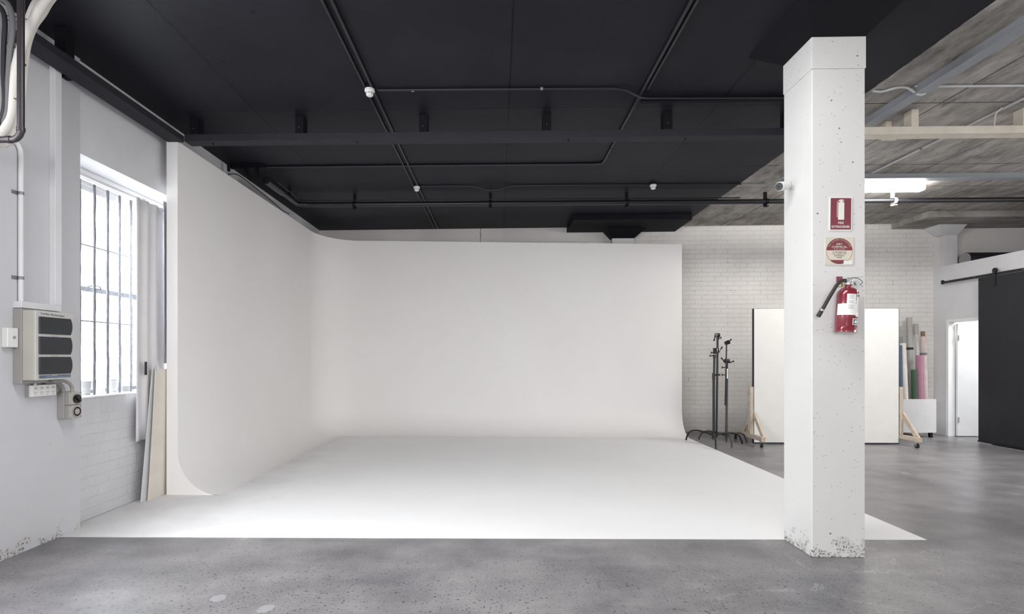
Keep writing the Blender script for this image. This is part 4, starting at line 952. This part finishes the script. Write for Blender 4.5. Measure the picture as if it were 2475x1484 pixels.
mb = MB(); mb.tube(at([(0.066, 0, 1.69), (0.066, 0, 1.73)], o), 0.022, 12); knob(mb, at([(0.08, 0, 1.715)], o)[0], (1, 0, 0.1), 0.035); mb.tube(at([(0.045, -0.012, 1.76), (0.085, -0.012, 1.76)], o), 0.034, 20); g = mb.build('arm_head', M_blackpl, st)
mb = MB(); mb.tube(at([(0.015, -0.02, 1.76), (0.04, -0.02, 1.76)], o), 0.032, 20); mb.build('grip_disc', M_galv, g)
mb = MB(); lever(mb, at([(0.012, -0.03, 1.75)], o)[0], (-0.25, 0, -1), 0.085); mb.build('grip_lever', M_blackpl, g)
o = (3.715, 8.50, 0.004)
st = thing('light_stand', 'dark grey light stand with chrome collars, right and shorter of the two', 'light stand', o, 'light stands beside the cyclorama')
for a, r in ((-103, 0.42), (131, 0.47), (10, 0.36)):
    MB().tube(at(leg_path(math.radians(a), r, 0.13), o), 0.0145, 10).build('leg', M_darkgrey, st)
mb = MB(); mb.tube(at([(0, 0, 0.02), (0, 0, 0.1)], o), [0.008, 0.02], 12); mb.tube(at([(0, 0, 0.1), (0, 0, 0.3)], o), 0.02, 12); mb.tube(at([(0, 0, 0.3), (0.01, 0, 1.08)], o), 0.018, 12); mb.build('lower_pole', M_darkgrey, st)
mb = MB(); mb.tube(at([(0.01, 0, 1.06), (0.012, 0, 1.13)], o), 0.021, 14); mb.tube(at([(0.012, 0, 1.17), (0.013, 0, 1.22)], o), 0.019, 14); mb.tube(at([(0.011, 0, 1.13), (0.013, 0, 1.17)], o), 0.015, 12); mb.build('chrome_collars', M_chrome, st)
for zz in (1.12, 1.24):
    mb = MB(); knob(mb, at([(-0.008, 0, zz)], o)[0], (-1, 0, 0), 0.06); mb.build('tightening_knob', M_blackpl, st)
mb = MB(); mb.tube(at([(0.013, 0, 1.2), (0.013, 0, 1.31)], o), 0.012, 12); mb.build('upper_pole', M_pipeblk, st)
mb = MB(); mb.tube(at([(-0.035, -0.01, 1.345), (0.04, -0.01, 1.345)], o), 0.034, 18); lever(mb, at([(-0.04, -0.02, 1.33)], o)[0], (-0.6, 0, 0.8), 0.085); lever(mb, at([(0.045, -0.02, 1.32)], o)[0], (1, 0, 0.35), 0.07); mb.build('grip_head', M_blackpl, st)
mb = MB(); mb.tube(at([(-0.035, -0.035, 0.63), (-0.012, -0.035, 1.64)], o), 0.0105, 10); mb.build('grip_arm', M_pipeblk, st)
mb = MB(); mb.tube(at([(-0.035, -0.035, 1.63), (0.03, -0.035, 1.655)], o), [0.03, 0.034], 16); lever(mb, at([(0.03, -0.04, 1.66)], o)[0], (0.5, 0, 0.6), 0.05); mb.build('arm_head', M_blackpl, st)

# ------------------------------------------------------------------ rolling white flat
fl = thing('rolling_flat', 'large white panel on timber feet with castors behind the column', 'panel', (5.3, 8.53, 0))
MB().box(4.165, 6.47, 8.51, 8.55, 0.028, 2.195).build('board', M_board, fl)
mb = MB(); mb.box(4.155, 4.165, 8.508, 8.555, 0.028, 2.2); mb.box(6.47, 6.475, 8.508, 8.555, 0.028, 2.2); mb.box(4.155, 6.475, 8.508, 8.555, 0.012, 0.028); mb.build('edging', M_rubber, fl)
for i, x in enumerate((4.095, 6.478)):
    X1 = x + 0.055
    MB().box(x, X1, 8.495, 8.58, 0.165, 0.93).build('upright', M_wood, fl, bevel=0.003)
    MB().box(x - 0.003, X1 + 0.003, 8.13, 9.14, 0.10, 0.165).build('foot_beam', M_wood, fl, bevel=0.003)
    mb = MB(); mb.bar((x + 0.06 if i else X1 + 0.018, 8.52, 0.50), (x + 0.06 if i else X1 + 0.018, 8.2, 0.13), 0.035, 0.07, (0, 1, 1)); br_ = mb.build('brace', M_wood, fl)
    mb = MB(); mb.bar((x + 0.06 if i else X1 + 0.018, 8.56, 0.48), (x + 0.06 if i else X1 + 0.018, 8.92, 0.13), 0.035, 0.07, (0, 1, -1)); mb.build('brace', M_wood, fl)
    for y in (8.19, 9.08):
        mb = MB(); mb.tube([(x + 0.015, y, 0.036), (x + 0.04, y, 0.036)], 0.036, 20); ca = mb.build('castor_wheel', M_rubber, fl)
        mb = MB(); mb.box(x + 0.005, x + 0.05, y - 0.02, y + 0.02, 0.088, 0.1); mb.box(x + 0.008, x + 0.012, y - 0.012, y + 0.012, 0.03, 0.09); mb.box(x + 0.043, x + 0.047, y - 0.012, y + 0.012, 0.03, 0.09); mb.build('castor_fork', M_chrome, ca)

# ------------------------------------------------------------------ box of paper rolls
cb = thing('roll_box', 'white open-topped box on short black legs holding paper rolls', 'box', (7.3, 9.45, 0))
mb = MB(); z0, z1 = 0.09, 0.675
mb.box(6.82, 7.67, 9.24, 9.256, z0, z1); mb.box(6.82, 7.67, 9.664, 9.68, z0, z1); mb.box(6.82, 6.836, 9.256, 9.664, z0, z1); mb.box(7.654, 7.67, 9.256, 9.664, z0, z1); mb.box(6.836, 7.654, 9.256, 9.664, z0, z0 + 0.016)
mb.build('box_body', M_white, cb)
for x in (6.86, 7.59):
    for y in (9.27, 9.62): MB().box(x, x + 0.045, y, y + 0.045, 0, z0).build('leg', M_blackpl, cb)
zb = z0 + 0.017
def roll(name, bx, by, tx, ty, zt, r, mat, label, tapes=(), core=None, n=18):
    t = thing(name, label, 'roll', (bx, by, zb), 'rolls standing in the white box')
    B_, T_ = Vector((bx, by, zb + 0.004)), Vector((tx, ty, zt)); k = 10; rng = random.Random(int(bx * 1000))
    amp = 0.004 if mat in (M_mauve, M_greywrap, M_bluegreywrap, M_plasticwrap) else 0.0
    pts = [B_.lerp(T_, i / k) for i in range(k + 1)]; rs = [r + rng.uniform(-amp, amp) for _ in pts]
    MB().tube(pts, rs, n).build('roll_body', mat, t)
    for (f, m) in tapes:
        p = B_.lerp(T_, f); q = B_.lerp(T_, f + 0.025); MB().tube([p, q], r + 0.005, n).build('tape_band', m, t)
    if core:
        cr, cl, cm = core; dd = (T_ - B_).normalized(); MB().tube([T_ - dd * 0.02, T_ + dd * cl], cr, n).build('core', cm, t)
    return t
roll('paper_roll', 7.165, 9.36, 7.165, 9.40, 1.62, 0.034, M_blueroll, 'blue paper roll at the left end of the box')
roll('paper_roll', 7.255, 9.36, 7.25, 9.44, 1.66, 0.044, M_whiteroll, 'white paper roll beside the blue one', tapes=((0.235, M_ink),))
roll('wrapped_roll', 7.375, 9.55, 7.335, 9.62, 1.78, 0.034, M_bluegreywrap, 'grey wrapped roll with black tape behind the green one', tapes=((0.55, M_ink),), core=(0.027, 0.19, M_cardtube))
roll('paper_roll', 7.395, 9.35, 7.39, 9.37, 1.19, 0.042, M_greenroll, 'short green paper roll')
roll('paper_roll', 7.49, 9.35, 7.48, 9.37, 1.445, 0.048, M_pinkroll, 'pink paper roll in front of the tallest roll')
roll('wrapped_roll', 7.515, 9.57, 7.50, 9.61, 1.86, 0.046, M_greywrap, 'tallest grey wrapped roll with black tape', tapes=((0.82, M_ink),), core=(0.042, 0.27, M_cardtube))
roll('wrapped_roll', 7.596, 9.38, 7.585, 9.42, 1.78, 0.048, M_mauve, 'mauve-beige wrapped roll with grey tape', tapes=((0.8, M_cableg),), core=(0.032, 0.09, M_browncard))
roll('wrapped_roll', 7.62, 9.57, 7.625, 9.62, 1.85, 0.03, M_plasticwrap, 'roll in crumpled clear wrap at the back', core=(0.036, 0.17, M_cardtube))
roll('canvas_roll', 7.63, 9.46, 7.63, 9.5, 1.55, 0.018, M_canvas, 'thin cream canvas roll at the right end of the box')

# ------------------------------------------------------------------ barn door
bd = thing('barn_door', 'black boarded sliding barn door on the right partition', 'door', (7.985, 8.1, 0.03))
yb0, yb1 = 7.28, 8.775
mb = MB().mat(M_barnblack); pw = 0.1; y = yb0
while y < yb1 - 0.01:
    y2 = min(y + pw, yb1); mb.box(7.965, 7.998, y + 0.002, y2 - 0.002, 0.035, 2.72); y = y2
mb.mat(M_barngroove); mb.box(7.9662, 7.994, yb0 + 0.003, yb1 - 0.003, 0.036, 2.719)
mb.build('door_boards', M_barnblack, bd)
mb = MB(); mb.box(7.955, 8.0, yb0, yb1, 0.012, 0.034); mb.build('bottom_rail', M_blackpl, bd)
for y in (8.50, 7.5):
    mb = MB(); mb.box(7.952, 7.964, y - 0.022, y + 0.022, 2.55, 2.815); hg = mb.build('hanger_strap', M_blackpl, bd, bevel=0.003)
    mb = MB(); mb.tube([(7.966, y, 2.808), (7.99, y, 2.808)], 0.038, 20); mb.build('hanger_wheel', M_blackpl, hg)
    mb = MB()
    for z in (2.58, 2.66): mb.tube([(7.952, y, z), (7.947, y, z)], 0.008, 10)
    mb.build('bolt', M_blackpl, hg)
tr = thing('sliding_door_track', 'black flat steel door track on the partition above the doorway', 'door track', (7.99, 8.3, 2.75))
MB().box(7.972, 7.982, 6.8, 9.5, 2.727, 2.768).build('rail', M_blackpl, tr)
MB().box(7.966, 8.0, 9.47, 9.5, 2.72, 2.79).build('end_stop', M_blackpl, tr)
for y in (9.35, 8.85, 8.05, 7.3):
    MB().tube([(7.968, y, 2.748), (8.04, y, 2.748)], 0.009, 10).build('standoff', M_galv, tr)
# roll of material on the side room roof
t = thing('large_tube', 'large dark roll lying on the roof of the side room', 'roll', (9.2, 9.48, 3.04))
MB().tube([(8.38, 9.49, 3.165), (10.6, 9.49, 3.165)], 0.122, 32).build('tube_body', M_barnblack, t)
MB().tube([(8.374, 9.49, 3.165), (8.381, 9.49, 3.165)], 0.118, 32).build('end_disc', M_plastic_grey, t)
# small wall socket low behind the cyclorama edge
tag(MB().box(3.36, 3.41, 9.825, 9.846, 0.36, 0.46).build('wall_socket', M_plastic_w, bevel=0.003), 'small white socket low on the rear brick wall beside the cyclorama edge', 'power outlet')
